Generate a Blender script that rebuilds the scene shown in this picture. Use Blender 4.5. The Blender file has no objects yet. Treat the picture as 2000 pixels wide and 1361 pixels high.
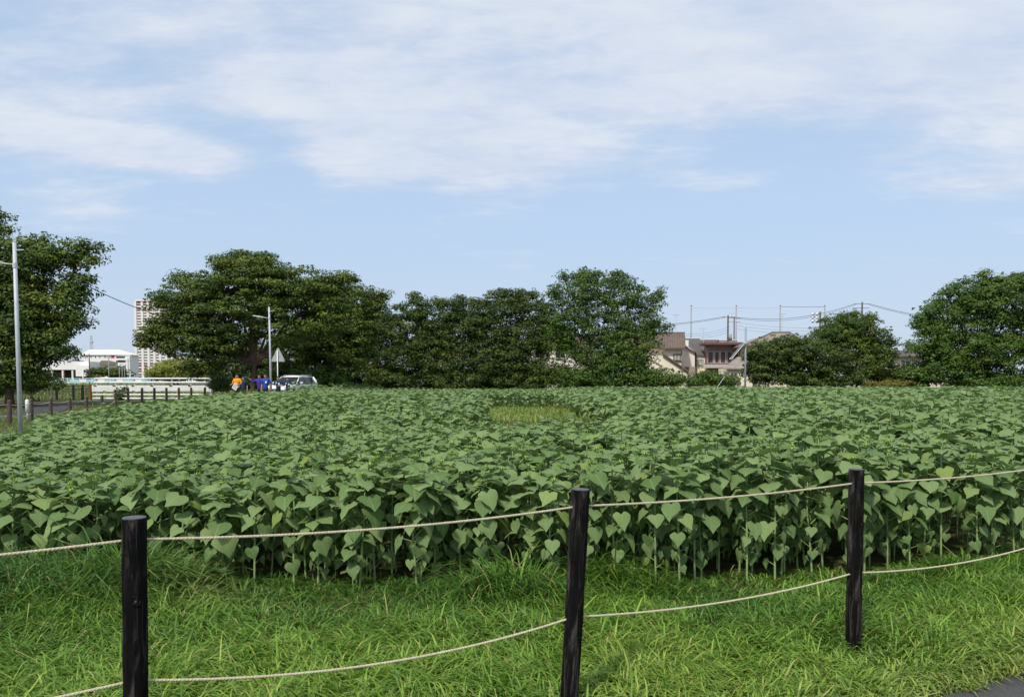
import bpy, bmesh, math, random
import numpy as np
from mathutils import Vector, Matrix, Euler

random.seed(7); rng = np.random.default_rng(7)
R = math.radians
scene = bpy.context.scene
COL = scene.collection

# ------------------------------------------------------------------ camera
CAM_H, PITCH, F, PV = 1.65, R(2.0), 1500.0, 804.4
cd = bpy.data.cameras.new('camera'); cam = bpy.data.objects.new('camera', cd); COL.objects.link(cam)
cam.location = (0, 0, CAM_H); cam.rotation_euler = (math.pi/2 - PITCH, 0, 0)
cd.sensor_width = 36; cd.lens = 36*F/2000; cd.shift_y = (PV-680.5)/2000
cd.clip_start = .05; cd.clip_end = 8000
scene.camera = cam
scene.render.resolution_x, scene.render.resolution_y = 1024, 696

def PX(u, v, Y):
    """point on the photo ray (u, v) at ground distance Y in front of the camera"""
    a = (u-1000)/F; b = (PV-v)/F
    d = Vector((a, b*math.sin(PITCH)+math.cos(PITCH), b*math.cos(PITCH)-math.sin(PITCH)))
    return d*(Y/d.y) + Vector((0, 0, CAM_H))
def DIR(u, v):
    d = PX(u, v, 1.0) - Vector((0, 0, CAM_H)); d.normalize(); return d

# ------------------------------------------------------------------ world, sun, exposure
SUN_EL, SUN_AZ = R(49), R(-150)        # azimuth from +Y towards +X : behind the camera, to the left
w = bpy.data.worlds.new('World'); scene.world = w; w.use_nodes = True
nt = w.node_tree; N = nt.nodes; L = nt.links
for n in list(N): N.remove(n)
SKY_S = 0.11
def nd(t, **k):
    n = N.new(t)
    for a, b in k.items(): setattr(n, a, b)
    return n
def mth(op, a, b=None, c=None, clamp=False):
    n = nd('ShaderNodeMath', operation=op); n.use_clamp = clamp
    for i, x in enumerate((a, b, c)):
        if x is None: continue
        if isinstance(x, (int, float)): n.inputs[i].default_value = x
        else: L.new(x, n.inputs[i])
    return n.outputs[0]
sky = nd('ShaderNodeTexSky', sky_type='NISHITA', sun_disc=False)
sky.sun_elevation = SUN_EL; sky.sun_rotation = SUN_AZ
sky.altitude = 20; sky.air_density = 1.0; sky.dust_density = 1.6; sky.ozone_density = 3.0
tc = nd('ShaderNodeTexCoord')
sep = nd('ShaderNodeSeparateXYZ'); L.new(tc.outputs['Generated'], sep.inputs[0])
zc = mth('MAXIMUM', sep.outputs[2], 0.0)
den = mth('ADD', zc, 0.16)
cx = mth('DIVIDE', sep.outputs[0], den); cy = mth('DIVIDE', sep.outputs[1], den)
comb = nd('ShaderNodeCombineXYZ'); L.new(cx, comb.inputs[0]); L.new(cy, comb.inputs[1])
mp = nd('ShaderNodeMapping'); mp.inputs['Rotation'].default_value = (0, 0, R(14)); mp.inputs['Scale'].default_value = (.62, 1.15, 1); mp.inputs['Location'].default_value = (3.1, 1.7, 0)
L.new(comb.outputs[0], mp.inputs[0])
n1 = nd('ShaderNodeTexNoise'); n1.inputs['Scale'].default_value = 1.15; n1.inputs['Detail'].default_value = 9; n1.inputs['Roughness'].default_value = .56; n1.inputs['Distortion'].default_value = .55
L.new(mp.outputs[0], n1.inputs['Vector'])
n2 = nd('ShaderNodeTexNoise'); n2.inputs['Scale'].default_value = 3.4; n2.inputs['Detail'].default_value = 8; n2.inputs['Roughness'].default_value = .6
L.new(mp.outputs[0], n2.inputs['Vector'])
n3 = nd('ShaderNodeTexNoise'); n3.inputs['Scale'].default_value = 11; n3.inputs['Detail'].default_value = 8; n3.inputs['Roughness'].default_value = .62; n3.inputs['Distortion'].default_value = .4
L.new(mp.outputs[0], n3.inputs['Vector'])
# higher sky is mostly veiled, the low sky mostly clear
elev = nd('ShaderNodeMapRange', interpolation_type='SMOOTHSTEP'); L.new(sep.outputs[2], elev.inputs[0])
elev.inputs[1].default_value = .17; elev.inputs[2].default_value = .40; elev.inputs[3].default_value = -.15; elev.inputs[4].default_value = .105
tot = mth('ADD', mth('ADD', mth('MULTIPLY', n1.outputs['Fac'], .60), mth('ADD', mth('MULTIPLY', n2.outputs['Fac'], .40), mth('MULTIPLY', n3.outputs['Fac'], .20))), elev.outputs[0])
# single cloud banks, placed by direction : (u, v, half width, half height, amount)
for (u, v, su, sv, amt) in [(920, 315, 330, 50, .27), (330, 300, 190, 34, .19), (60, 262, 230, 36, .14), (1330, 275, 300, 50, -.16), (1600, 300, 220, 40, -.08),
                            (1560, 120, 420, 95, .12), (560, 150, 330, 110, .10), (820, 200, 300, 60, .08), (180, 420, 130, 40, .08), (1960, 352, 140, 26, .20), (1480, 345, 150, 16, .10),
                            (1000, 425, 150, 16, .08), (440, 250, 150, 30, -.14), (540, 325, 75, 40, -.22), (560, 60, 90, 160, -.05), (100, 190, 150, 60, .06), (1250, 40, 260, 40, .05), (1920, 250, 200, 75, .16), (80, 60, 240, 45, -.08)]:
    c = DIR(u, v)
    s_ = nd('ShaderNodeVectorMath', operation='SUBTRACT'); L.new(tc.outputs['Generated'], s_.inputs[0]); s_.inputs[1].default_value = c
    m_ = nd('ShaderNodeVectorMath', operation='MULTIPLY'); L.new(s_.outputs[0], m_.inputs[0]); m_.inputs[1].default_value = (F/su, F/su, F/sv)
    l_ = nd('ShaderNodeVectorMath', operation='LENGTH'); L.new(m_.outputs[0], l_.inputs[0])
    r_ = nd('ShaderNodeMapRange', interpolation_type='SMOOTHSTEP'); L.new(l_.outputs['Value'], r_.inputs[0])
    r_.inputs[1].default_value = 0; r_.inputs[2].default_value = 1.7; r_.inputs[3].default_value = amt; r_.inputs[4].default_value = 0
    tot = mth('ADD', tot, r_.outputs[0])
cov = nd('ShaderNodeMapRange', interpolation_type='SMOOTHSTEP'); L.new(tot, cov.inputs[0])
cov.inputs[1].default_value = .49; cov.inputs[2].default_value = .77; cov.inputs[3].default_value = 0; cov.inputs[4].default_value = .84
thick = nd('ShaderNodeMapRange', interpolation_type='SMOOTHSTEP'); L.new(mth('ADD', mth('MULTIPLY', n2.outputs['Fac'], .7), mth('MULTIPLY', n3.outputs['Fac'], .35)), thick.inputs[0])
thick.inputs[1].default_value = .3; thick.inputs[2].default_value = .72
cc = nd('ShaderNodeMix', data_type='RGBA'); L.new(thick.outputs[0], cc.inputs[0])
k = 1/SKY_S
cc.inputs[6].default_value = (.395*k, .455*k, .575*k, 1); cc.inputs[7].default_value = (.545*k, .572*k, .615*k, 1)
# haze towards the horizon tints the clear sky
hz = nd('ShaderNodeMapRange', interpolation_type='SMOOTHSTEP'); L.new(sep.outputs[2], hz.inputs[0])
hz.inputs[1].default_value = -.02; hz.inputs[2].default_value = .42; hz.inputs[3].default_value = .92; hz.inputs[4].default_value = .72
hm = nd('ShaderNodeMix', data_type='RGBA'); L.new(hz.outputs[0], hm.inputs[0]); L.new(sky.outputs[0], hm.inputs[6])
hc = nd('ShaderNodeMix', data_type='RGBA'); hf = nd('ShaderNodeMapRange', interpolation_type='SMOOTHSTEP'); L.new(sep.outputs[2], hf.inputs[0]); hf.inputs[1].default_value = 0; hf.inputs[2].default_value = .24
L.new(hf.outputs[0], hc.inputs[0]); hc.inputs[6].default_value = (.395*k, .465*k, .565*k, 1); hc.inputs[7].default_value = (.362*k, .466*k, .610*k, 1); L.new(hc.outputs[2], hm.inputs[7])
mx = nd('ShaderNodeMix', data_type='RGBA'); L.new(cov.outputs[0], mx.inputs[0]); L.new(hm.outputs[2], mx.inputs[6]); L.new(cc.outputs[2], mx.inputs[7])
bg = nd('ShaderNodeBackground'); bg.inputs[1].default_value = SKY_S; L.new(mx.outputs[2], bg.inputs[0])
wo = nd('ShaderNodeOutputWorld'); L.new(bg.outputs[0], wo.inputs[0])

sl = bpy.data.lights.new('sun', 'SUN'); sl.energy = 2.4; sl.angle = R(5); sl.color = (1, .95, .86)
so = bpy.data.objects.new('sun', sl); COL.objects.link(so)
sd = Vector((math.sin(SUN_AZ)*math.cos(SUN_EL), math.cos(SUN_AZ)*math.cos(SUN_EL), math.sin(SUN_EL)))
so.rotation_euler = (-sd).to_track_quat('-Z', 'Y').to_euler(); so.location = sd*50
vs = scene.view_settings; vs.view_transform = 'Standard'; vs.look = 'None'; vs.exposure = 0.55; vs.gamma = 1; vs.use_curve_mapping = False

# ------------------------------------------------------------------ materials
M = {}
class MatB:
    def __init__(s, name):
        s.m = bpy.data.materials.new(name); s.m.use_nodes = True; s.t = s.m.node_tree
        s.n = s.t.nodes; s.l = s.t.links; s.b = s.n['Principled BSDF']; s.o = s.n['Material Output']; M[name] = s.m
    def new(s, t, **k):
        n = s.n.new(t)
        for a, b in k.items(): setattr(n, a, b)
        return n
    def noise(s, scale, detail=4, rough=.55, coord='Object', stretch=None, dist=0):
        tcn = s.new('ShaderNodeTexCoord'); src = tcn.outputs[coord]
        if stretch:
            m_ = s.new('ShaderNodeMapping'); m_.inputs['Scale'].default_value = stretch; s.l.new(src, m_.inputs[0]); src = m_.outputs[0]
        n = s.new('ShaderNodeTexNoise'); n.inputs['Scale'].default_value = scale; n.inputs['Detail'].default_value = detail
        n.inputs['Roughness'].default_value = rough; n.inputs['Distortion'].default_value = dist; s.l.new(src, n.inputs['Vector']); return n.outputs['Fac']
    def ramp(s, fac, stops):
        r = s.new('ShaderNodeValToRGB'); e = r.color_ramp.elements
        while len(e) < len(stops): e.new(.5)
        for i, (p, c) in enumerate(stops): e[i].position = p; e[i].color = (*c, 1)
        s.l.new(fac, r.inputs[0]); return r.outputs[0]
    def mix(s, fac, a, b):
        n = s.new('ShaderNodeMix', data_type='RGBA')
        for i, x in ((0, fac), (6, a), (7, b)):
            if isinstance(x, tuple): n.inputs[i].default_value = (*x, 1)
            elif isinstance(x, (int, float)): n.inputs[i].default_value = x
            else: s.l.new(x, n.inputs[i])
        return n.outputs[2]
    def math(s, op, a, b=None, clamp=False):
        n = s.new('ShaderNodeMath', operation=op); n.use_clamp = clamp
        for i, x in enumerate((a, b)):
            if x is None: continue
            if isinstance(x, (int, float)): n.inputs[i].default_value = x
            else: s.l.new(x, n.inputs[i])
        return n.outputs[0]
    def col(s, c):
        if isinstance(c, tuple): s.b.inputs['Base Color'].default_value = (*c, 1)
        else: s.l.new(c, s.b.inputs['Base Color'])
    def rough(s, r, spec=.5):
        s.b.inputs['Roughness'].default_value = r; s.b.inputs['Specular IOR Level'].default_value = spec
    def bump(s, h, strength=.3, dist=.02):
        b = s.new('ShaderNodeBump'); b.inputs['Strength'].default_value = strength; b.inputs['Distance'].default_value = dist
        s.l.new(h, b.inputs['Height']); s.l.new(b.outputs[0], s.b.inputs['Normal'])
    def translucent(s, colour, fac):
        t = s.new('ShaderNodeBsdfTranslucent'); x = s.new('ShaderNodeMixShader'); x.inputs[0].default_value = fac
        if isinstance(colour, tuple): t.inputs[0].default_value = (*colour, 1)
        else: s.l.new(colour, t.inputs[0])
        s.l.new(s.b.outputs[0], x.inputs[1]); s.l.new(t.outputs[0], x.inputs[2]); s.l.new(x.outputs[0], s.o.inputs[0])

def simple(name, c, r=.6, spec=.4, var=.18, scale=3.0, metal=0, bump=0):
    m = MatB(name); n = m.noise(scale, 5)
    lo = tuple(x*(1-var) for x in c); hi = tuple(min(1, x*(1+var)) for x in c)
    m.col(m.ramp(n, [(.3, lo), (.7, hi)])); m.rough(r, spec); m.b.inputs['Metallic'].default_value = metal
    if bump: m.bump(m.noise(scale*6, 4), bump, .01)
    return m
def foliage(name, dark, mid, light, trans=.25, rough=.5, spec=.3):
    """leaf colour from the per-leaf attribute 'var'"""
    m = MatB(name); a = m.new('ShaderNodeAttribute', attribute_name='var')
    c = m.ramp(a.outputs['Fac'], [(0, dark), (.5, mid), (1, light)])
    m.col(c); m.rough(rough, spec); m.translucent(c, trans); return m

# sunflower leaf: per object / per leaf variation, pale veins
def sun_leaf(name, source):
    m = MatB(name)
    if source == 'object':
        o = m.new('ShaderNodeObjectInfo'); f = o.outputs['Random']
    else:
        o = m.new('ShaderNodeAttribute', attribute_name='var'); f = o.outputs['Fac']
    base = m.ramp(f, [(0, (.110, .178, .052)), (.35, (.180, .262, .094)), (.75, (.226, .312, .120)), (.94, (.252, .336, .116)), (1, (.235, .30, .055))])
    n = m.noise(26, 3); base = m.mix(m.math('MULTIPLY', n, .30), base, (.07, .15, .05))
    uvn = m.new('ShaderNodeUVMap'); sp = m.new('ShaderNodeSeparateXYZ'); m.l.new(uvn.outputs[0], sp.inputs[0])
    au = m.math('ABSOLUTE', sp.outputs[0])
    mid = m.math('LESS_THAN', au, .022)
    fr = m.math('FRACT', m.math('MULTIPLY', m.math('SUBTRACT', sp.outputs[1], m.math('MULTIPLY', au, .85)), 4.2))
    sv = m.math('LESS_THAN', m.math('ABSOLUTE', m.math('SUBTRACT', fr, .5)), .05)
    vein = m.math('MAXIMUM', mid, m.math('MULTIPLY', sv, .45))
    c = m.mix(m.math('MULTIPLY', vein, .6), base, (.24, .36, .15))
    m.col(c); m.rough(.55, .17)
    m.bump(m.math('ADD', m.noise(45, 3), m.math('MULTIPLY', vein, -.6)), .35, .006)
    m.translucent(m.mix(.5, c, (.20, .34, .06)), .20)
sun_leaf('sunflower_leaf', 'object'); sun_leaf('sunflower_leaf_field', 'attr')
simple('sunflower_stem', (.235, .325, .120), .6, .3, .2, 14)
simple('sunflower_bud', (.27, .40, .085), .55, .3, .2, 30)
def grass_mat(name):
    m = MatB(name); a = m.new('ShaderNodeAttribute', attribute_name='var'); y = m.new('ShaderNodeAttribute', attribute_name='dry')
    c = m.ramp(a.outputs['Fac'], [(0, (.040, .115, .022)), (.45, (.118, .245, .032)), (.8, (.215, .365, .042)), (1, (.34, .44, .075))])
    c = m.mix(y.outputs['Fac'], c, (.40, .36, .13)); m.col(c); m.rough(.5, .35); m.translucent(c, .28)
grass_mat('grass_blade')
foliage('cherry_leaf', (.028, .060, .010), (.080, .130, .017), (.21, .25, .032))
foliage('dark_leaf', (.025, .053, .011), (.066, .108, .018), (.17, .20, .034))
foliage('bush_leaf', (.030, .070, .012), (.076, .145, .020), (.18, .245, .036))
foliage('golden_leaf', (.13, .165, .025), (.24, .27, .04), (.36, .36, .06))
foliage('ochre_leaf', (.10, .11, .02), (.20, .18, .035), (.34, .24, .06))
m = simple('bark', (.085, .062, .045), .9, .2, .35, 5); m.bump(m.noise(9, 6, stretch=(3, 3, .6)), .7, .04)

m = MatB('soil'); n = m.noise(.35, 8, .6); n2_ = m.noise(5, 8, .65)
g1 = m.ramp(n2_, [(.3, (.045, .034, .022)), (.7, (.105, .078, .048))]); g2 = m.ramp(n2_, [(.3, (.045, .085, .02)), (.7, (.12, .165, .04))])
m.col(m.mix(m.math('MULTIPLY', n, .75), g1, g2)); m.rough(.95, .1); m.bump(n2_, .8, .05)
m = MatB('asphalt'); a_ = m.noise(140, 3, .7); b_ = m.noise(1.2, 6)
m.col(m.mix(m.ramp(b_, [(.35, (0, 0, 0)), (.7, (1, 1, 1))]), m.ramp(a_, [(.3, (.028, .028, .030)), (.75, (.095, .093, .090))]), m.ramp(a_, [(.3, (.045, .044, .044)), (.75, (.13, .126, .12))])))
m.rough(.9, .25); m.bump(a_, .7, .006)
# charred fence post
m = MatB('charred_wood'); f1 = m.noise(7, 8, .68, stretch=(5, 5, .55), dist=.8); f2 = m.noise(30, 4, .6, stretch=(3, 3, .5)); f3 = m.noise(4, 3)
c = m.ramp(f1, [(.40, (.0045, .004, .004)), (.50, (.010, .009, .009)), (.59, (.045, .039, .036)), (.70, (.12, .105, .098))])
c = m.mix(m.ramp(f3, [(.4, (0, 0, 0)), (.75, (.5, .5, .5))]), c, (.012, .011, .012))
m.col(c); m.rough(.95, .06); m.bump(m.math('ADD', f1, m.math('MULTIPLY', f2, .35)), .9, .012)
simple('charred_end', (.10, .105, .115), .75, .3, .35, 60)
simple('knot_wood', (.05, .043, .039), .7, .3, .5, 60)
simple('hole_dark', (.004, .004, .004), .9, .1, .1, 10)
m = simple('rope', (.54, .475, .335), .85, .2, .16, 60); m.bump(m.noise(260, 3), .4, .003)
simple('galvanised', (.50, .53, .57), .45, .5, .10, 4)
simple('steel_grey', (.25, .28, .31), .5, .4, .1, 4)
simple('white_paint', (.74, .75, .74), .5, .4, .07, 1.5)
simple('white_rail', (.80, .81, .80), .5, .4, .12, 1.2)
simple('sign_back', (.42, .42, .40), .55, .4, .08, 4)
simple('brown_post', (.105, .072, .064), .85, .2, .3, 8)
simple('black_iron', (.012, .012, .013), .5, .4, .2, 6)
simple('rust_brown', (.20, .085, .035), .8, .2, .3, 6)
simple('concrete', (.42, .37, .30), .9, .2, .2, 2)
simple('pole_concrete', (.30, .30, .29), .85, .2, .15, 2)
simple('dark_pole', (.085, .075, .07), .85, .2, .2, 2)
simple('wire_black', (.02, .02, .022), .6, .3, .1, 2)
simple('cream_wall', (.86, .77, .60), .85, .2, .07, .7)
simple('pink_wall', (.84, .74, .65), .85, .2, .07, .7)
simple('brown_roof', (.15, .112, .09), .8, .3, .22, 1.2)
simple('grey_roof', (.105, .095, .088), .8, .3, .2, 1.2)
simple('tile_roof', (.27, .23, .195), .7, .3, .22, 1.4)
simple('maroon_metal', (.17, .07, .062), .6, .4, .15, 1.5)
simple('taupe_wall', (.33, .27, .235), .85, .2, .1, .8)
simple('aluminium', (.50, .46, .43), .45, .5, .06, 2)
simple('dark_frame', (.05, .04, .036), .6, .3, .1, 2)
simple('tower_white', (.78, .74, .71), .8, .2, .05, .05)
simple('tower_wall', (.44, .40, .39), .8, .2, .12, .1)
simple('tower_red', (.50, .31, .27), .8, .2, .1, .1)
simple('white_wall', (.80, .78, .74), .8, .2, .05, .08)
simple('turquoise', (.30, .60, .64), .6, .3, .15, .6)
simple('crimson', (.42, .04, .07), .6, .3, .1, 1)
simple('awning_grey', (.19, .175, .165), .8, .2, .12, .3)
simple('solar_cells', (.035, .040, .055), .25, .6, .15, 6)
simple('bench_red', (.24, .085, .055), .7, .3, .2, 3)
m = MatB('window_glass'); m.col(m.ramp(m.noise(1.3, 2), [(.3, (.02, .024, .03)), (.7, (.06, .065, .07))])); m.rough(.12, .6)
m = MatB('tower_glass'); m.col(m.ramp(m.noise(.2, 2), [(.3, (.12, .12, .13)), (.7, (.24, .23, .24))])); m.rough(.3, .5)
m = MatB('pale_glass'); m.col(m.ramp(m.noise(2.3, 2), [(.3, (.30, .32, .29)), (.7, (.42, .44, .39))])); m.rough(.2, .5)
m = MatB('curtain_glass'); m.col(m.ramp(m.noise(1.3, 2), [(.3, (.075, .05, .055)), (.7, (.13, .095, .095))])); m.rough(.25, .5)
m = MatB('car_paint'); m.col((.86, .86, .86)); m.rough(.25, .5); m.b.inputs['Coat Weight'].default_value = .6
simple('car_black', (.015, .015, .016), .6, .4, .1, 6)
simple('tyre', (.02, .02, .02), .85, .2, .1, 8)
m = MatB('lamp_glass'); m.col((.7, .72, .72)); m.rough(.1, .6)
simple('orange_cloth', (.80, .32, .015), .85, .2, .1, 6)
simple('purple_cloth', (.065, .035, .30), .85, .2, .12, 6)
simple('royal_cloth', (.025, .075, .36), .85, .2, .12, 6)
simple('navy_cloth', (.022, .045, .10), .85, .2, .15, 6)
simple('dark_cloth', (.022, .022, .03), .9, .2, .15, 6)
simple('red_cloth', (.30, .03, .02), .9, .2, .15, 6)
simple('skin', (.46, .26, .18), .6, .3, .06, 10)
simple('hair', (.012, .010, .009), .6, .4, .2, 30)
simple('paper', (.78, .77, .78), .8, .2, .04, 20)
simple('print_grey', (.35, .35, .37), .8, .2, .1, 20)
simple('logo_pale', (.62, .70, .78), .8, .2, .05, 20)
simple('scarf_pink', (.38, .20, .26), .85, .2, .1, 10)

# ------------------------------------------------------------------ mesh helpers
def np_mesh(name, V, Fc, mats, smooth=False, var=None, dry=None, uv=None, mi=None):
    V = np.asarray(V, np.float32); Fc = np.asarray(Fc, np.int32)
    me = bpy.data.meshes.new(name); nf, kf = Fc.shape
    me.vertices.add(len(V)); me.vertices.foreach_set('co', V.ravel())
    me.loops.add(nf*kf); me.loops.foreach_set('vertex_index', Fc.ravel())
    me.polygons.add(nf); me.polygons.foreach_set('loop_start', np.arange(0, nf*kf, kf, dtype=np.int32))
    if smooth: me.polygons.foreach_set('use_smooth', np.ones(nf, bool))
    if mi is not None: me.polygons.foreach_set('material_index', np.asarray(mi, np.int32))
    for nm, a in (('var', var), ('dry', dry)):
        if a is not None:
            at = me.attributes.new(nm, 'FLOAT', 'POINT'); at.data.foreach_set('value', np.asarray(a, np.float32))
    if uv is not None:
        ul = me.uv_layers.new(name='UVMap'); ul.data.foreach_set('uv', np.asarray(uv, np.float32)[Fc.ravel()].ravel())
    for x in (mats if isinstance(mats, (list, tuple)) else [mats]): me.materials.append(M[x])
    me.update(calc_edges=True); me.validate(); return me

def link(name, data, parent=None, loc=None, rot=None, scale=None):
    o = bpy.data.objects.new(name, data); COL.objects.link(o)
    if parent is not None: o.parent = parent
    if loc is not None: o.location = loc
    if rot is not None: o.rotation_euler = rot
    if scale is not None: o.scale = scale if hasattr(scale, '__len__') else (scale,)*3
    return o
def tag(o, label=None, cat=None, group=None, kind=None):
    for a, b in (('label', label), ('category', cat), ('group', group), ('kind', kind)):
        if b: o[a] = b
    return o
def thing(name, label, cat, loc=(0, 0, 0), rotz=0, group=None):
    return tag(link(name, None, loc=loc, rot=(0, 0, rotz)), label, cat, group)

class MB:
    """collects simple shapes into one mesh"""
    def __init__(s): s.v = []; s.f = []
    def add(s, vs_, fs):
        b = len(s.v); s.v += [tuple(x) for x in vs_]; s.f += [tuple(i+b for i in f) for f in fs]; return s
    def box(s, x0, x1, y0, y1, z0, z1, bevel=0):
        c = [(x, y, z) for z in (z0, z1) for y in (y0, y1) for x in (x0, x1)]
        return s.add(c, [(0, 2, 3, 1), (4, 5, 7, 6), (0, 1, 5, 4), (2, 6, 7, 3), (0, 4, 6, 2), (1, 3, 7, 5)])
    def hexa(s, c):   # eight corners: bottom four (ccw from above), top four
        return s.add(c, [(3, 2, 1, 0), (4, 5, 6, 7), (0, 1, 5, 4), (1, 2, 6, 5), (2, 3, 7, 6), (3, 0, 4, 7)])
    def tube(s, pts, rad, n=8, caps=True):
        pts = [Vector(p) for p in pts]; rad = rad if hasattr(rad, '__len__') else [rad]*len(pts)
        b = len(s.v); ref = None
        for i, p in enumerate(pts):
            d = (pts[min(i+1, len(pts)-1)]-pts[max(i-1, 0)]); d.normalize()
            if ref is None: ref = Vector((0, 0, 1)) if abs(d.z) < .9 else Vector((1, 0, 0))
            x = d.cross(ref); x.normalize(); y = x.cross(d)
            ref = y if abs(d.dot(ref)) > .95 else ref
            for k_ in range(n):
                a = 2*math.pi*k_/n; s.v.append(tuple(p+(x*math.cos(a)+y*math.sin(a))*rad[i]))
        for i in range(len(pts)-1):
            for k_ in range(n):
                a0 = b+i*n+k_; a1 = b+i*n+(k_+1) % n; s.f.append((a0, a1, a1+n, a0+n))
        if caps:
            s.f.append(tuple(b+k_ for k_ in range(n))[::-1]); e = b+(len(pts)-1)*n; s.f.append(tuple(e+k_ for k_ in range(n)))
        return s
    def prism(s, poly, y0, y1):    # polygon in x,z extruded along y
        n = len(poly); b = len(s.v)
        s.v += [(x, y0, z) for x, z in poly]+[(x, y1, z) for x, z in poly]
        s.f.append(tuple(b+i for i in range(n))); s.f.append(tuple(b+n+i for i in range(n))[::-1])
        for i in range(n): j = (i+1) % n; s.f.append((b+i, b+n+i, b+n+j, b+j))
        return s
    def mesh(s, name, mat, smooth=False, bevel=0):
        me = bpy.data.meshes.new(name); me.from_pydata(s.v, [], s.f); me.materials.append(M[mat])
        bm = bmesh.new(); bm.from_mesh(me); bmesh.ops.recalc_face_normals(bm, faces=bm.faces)
        if bevel: bmesh.ops.bevel(bm, geom=list(bm.edges), offset=bevel, segments=1, affect='EDGES', clamp_overlap=True)
        bm.to_mesh(me); bm.free()
        if smooth: me.polygons.foreach_set('use_smooth', np.ones(len(me.polygons), bool))
        me.update(); return me
    def build(s, name, mat, parent=None, smooth=False, bevel=0, **k): return link(name, s.mesh(name, mat, smooth, bevel), parent, **k)

def sstep(a, b, x):
    t = np.clip((np.asarray(x, float)-a)/(b-a), 0, 1); return t*t*(3-2*t)
def vnoise(x, y, seed=0):
    """smooth value noise"""
    x = np.asarray(x, float); y = np.asarray(y, float)
    xi = np.floor(x).astype(np.int64); yi = np.floor(y).astype(np.int64); fx = x-xi; fy = y-yi
    fx = fx*fx*(3-2*fx); fy = fy*fy*(3-2*fy)
    def h(a, b):
        q = (a*374761393+b*668265263+seed*1442695041) & 0x7fffffff; q = ((q ^ (q >> 13))*1274126177) & 0x7fffffff
        return ((q ^ (q >> 16)) & 0xffff)/65535.
    return (h(xi, yi)*(1-fx)+h(xi+1, yi)*fx)*(1-fy)+(h(xi, yi+1)*(1-fx)+h(xi+1, yi+1)*fx)*fy

# ------------------------------------------------------------------ terrain
def gz(x, y):
    """ground height: flat field, a raised roadside beyond its left edge, the river levee far left"""
    r = .62*sstep(44, 49, y)*sstep(-11.8, -14.2, x)*(1-.30*sstep(-19, -24, x))
    lv = 1.35*sstep(80, 108, y)*sstep(-12, -26, x)
    return r + lv
def gzf(x, y): return float(gz(x, y))

xs = np.concatenate([-np.geomspace(4000, 90, 14), np.linspace(-80, -34, 12), np.linspace(-30, 16, 80), np.linspace(18, 80, 20), np.geomspace(90, 4000, 14)])
ys = np.concatenate([-np.geomspace(400, 12, 6), np.linspace(-8, 36, 40), np.linspace(37, 52, 32), np.linspace(54, 120, 40), np.geomspace(130, 6000, 22)])
X, Y = np.meshgrid(xs, ys); Z = gz(X, Y)
nx, ny = len(xs), len(ys)
idx = np.arange(nx*ny).reshape(ny, nx)
Fq = np.stack([idx[:-1, :-1], idx[:-1, 1:], idx[1:, 1:], idx[1:, :-1]], -1).reshape(-1, 4)
tag(link('ground', np_mesh('ground', np.stack([X, Y, Z], -1).reshape(-1, 3), Fq, 'soil', True)), kind='structure')

def strip(name, pts, width, mat, lift, kind='structure', side=0.0):
    """a road laid over the terrain along a polyline"""
    P_ = []
    for i in range(len(pts)-1):
        a, b = Vector(pts[i]), Vector(pts[i+1]); n = max(2, int((b-a).length/1.0))
        P_ += [a.lerp(b, k_/n) for k_ in range(n)]
    P_.append(Vector(pts[-1])); V = []; C_ = 8
    for i, p in enumerate(P_):
        d = (P_[min(i+1, len(P_)-1)]-P_[max(i-1, 0)]).normalized(); nrm = Vector((-d.y, d.x))
        for j in range(C_+1):
            q = p+nrm*(width*(j/C_-.5+side)); jit = 0
            if j in (0, C_): jit = (vnoise(i*.8, j*3.1, 5)-.5)*.14
            q = q+nrm*float(jit); V.append((q.x, q.y, gzf(q.x, q.y)+lift))
    ii = np.arange(len(P_)*(C_+1)).reshape(len(P_), C_+1)
    Fq = np.stack([ii[:-1, :-1], ii[1:, :-1], ii[1:, 1:], ii[:-1, 1:]], -1).reshape(-1, 4)
    me = np_mesh(name, V, Fq[:, ::-1], mat, True)
    return tag(link(name, me), kind=kind)
pd = Vector((.894, .447))
strip('path', [(2.41-pd.x*16, 4.06-pd.y*16), (2.41+pd.x*30, 4.06+pd.y*30)], 2.6, 'asphalt', .012, side=-.5)
strip('road', [(-24.5, 6), (-25.2, 22), (-26.5, 40), (-30.5, 56), (-33, 62)], 2.4, 'asphalt', .02)
strip('lane', [(-24.5, 57.5), (-18, 57.5), (-13, 60), (-11, 78)], 5.0, 'asphalt', .024)

# ------------------------------------------------------------------ fence in front: charred posts and rope
ROPE_UP, ROPE_LO = 1.045, .485
POSTS = [(-3.30, 2.17), (-1.492, 3.00), (.287, 3.83), (2.128, 4.74), (3.92, 5.64)]
POST_LABELS = ['charred black round fence post beyond the left edge of the picture',
               'charred black round fence post at left with a big round knot',
               'charred black round fence post in the middle, leaning slightly, with a small hole',
               'charred black round fence post at right, farthest of the three, standing in grass',
               'charred black round fence post beyond the right edge of the picture']
def post_mesh(seed, h=1.13, r=.0455):
    n, rows = 28, 46; V = []; Fq = []
    for j in range(rows):
        z = -.22+(h+.22-.006)*j/(rows-1)
        for i in range(n):
            a = 2*math.pi*i/n
            rr = r*(1+.08*(vnoise(i*.9+seed*17, z*4.5, seed)-.5)+.07*(vnoise(i*2.3, z*13, seed+3)-.5)+.05*(1-z/h)*.5)
            V.append((rr*math.cos(a), rr*math.sin(a), z))
    b = len(V)
    for i in range(n):
        a = 2*math.pi*i/n; V.append((r*.93*math.cos(a), r*.93*math.sin(a), h))
    for j in range(rows):
        for i in range(n):
            i2 = (i+1) % n; Fq.append((j*n+i, j*n+i2, (j+1)*n+i2, (j+1)*n+i))
    return np_mesh('post_shaft', V, Fq, 'charred_wood', True)
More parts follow.
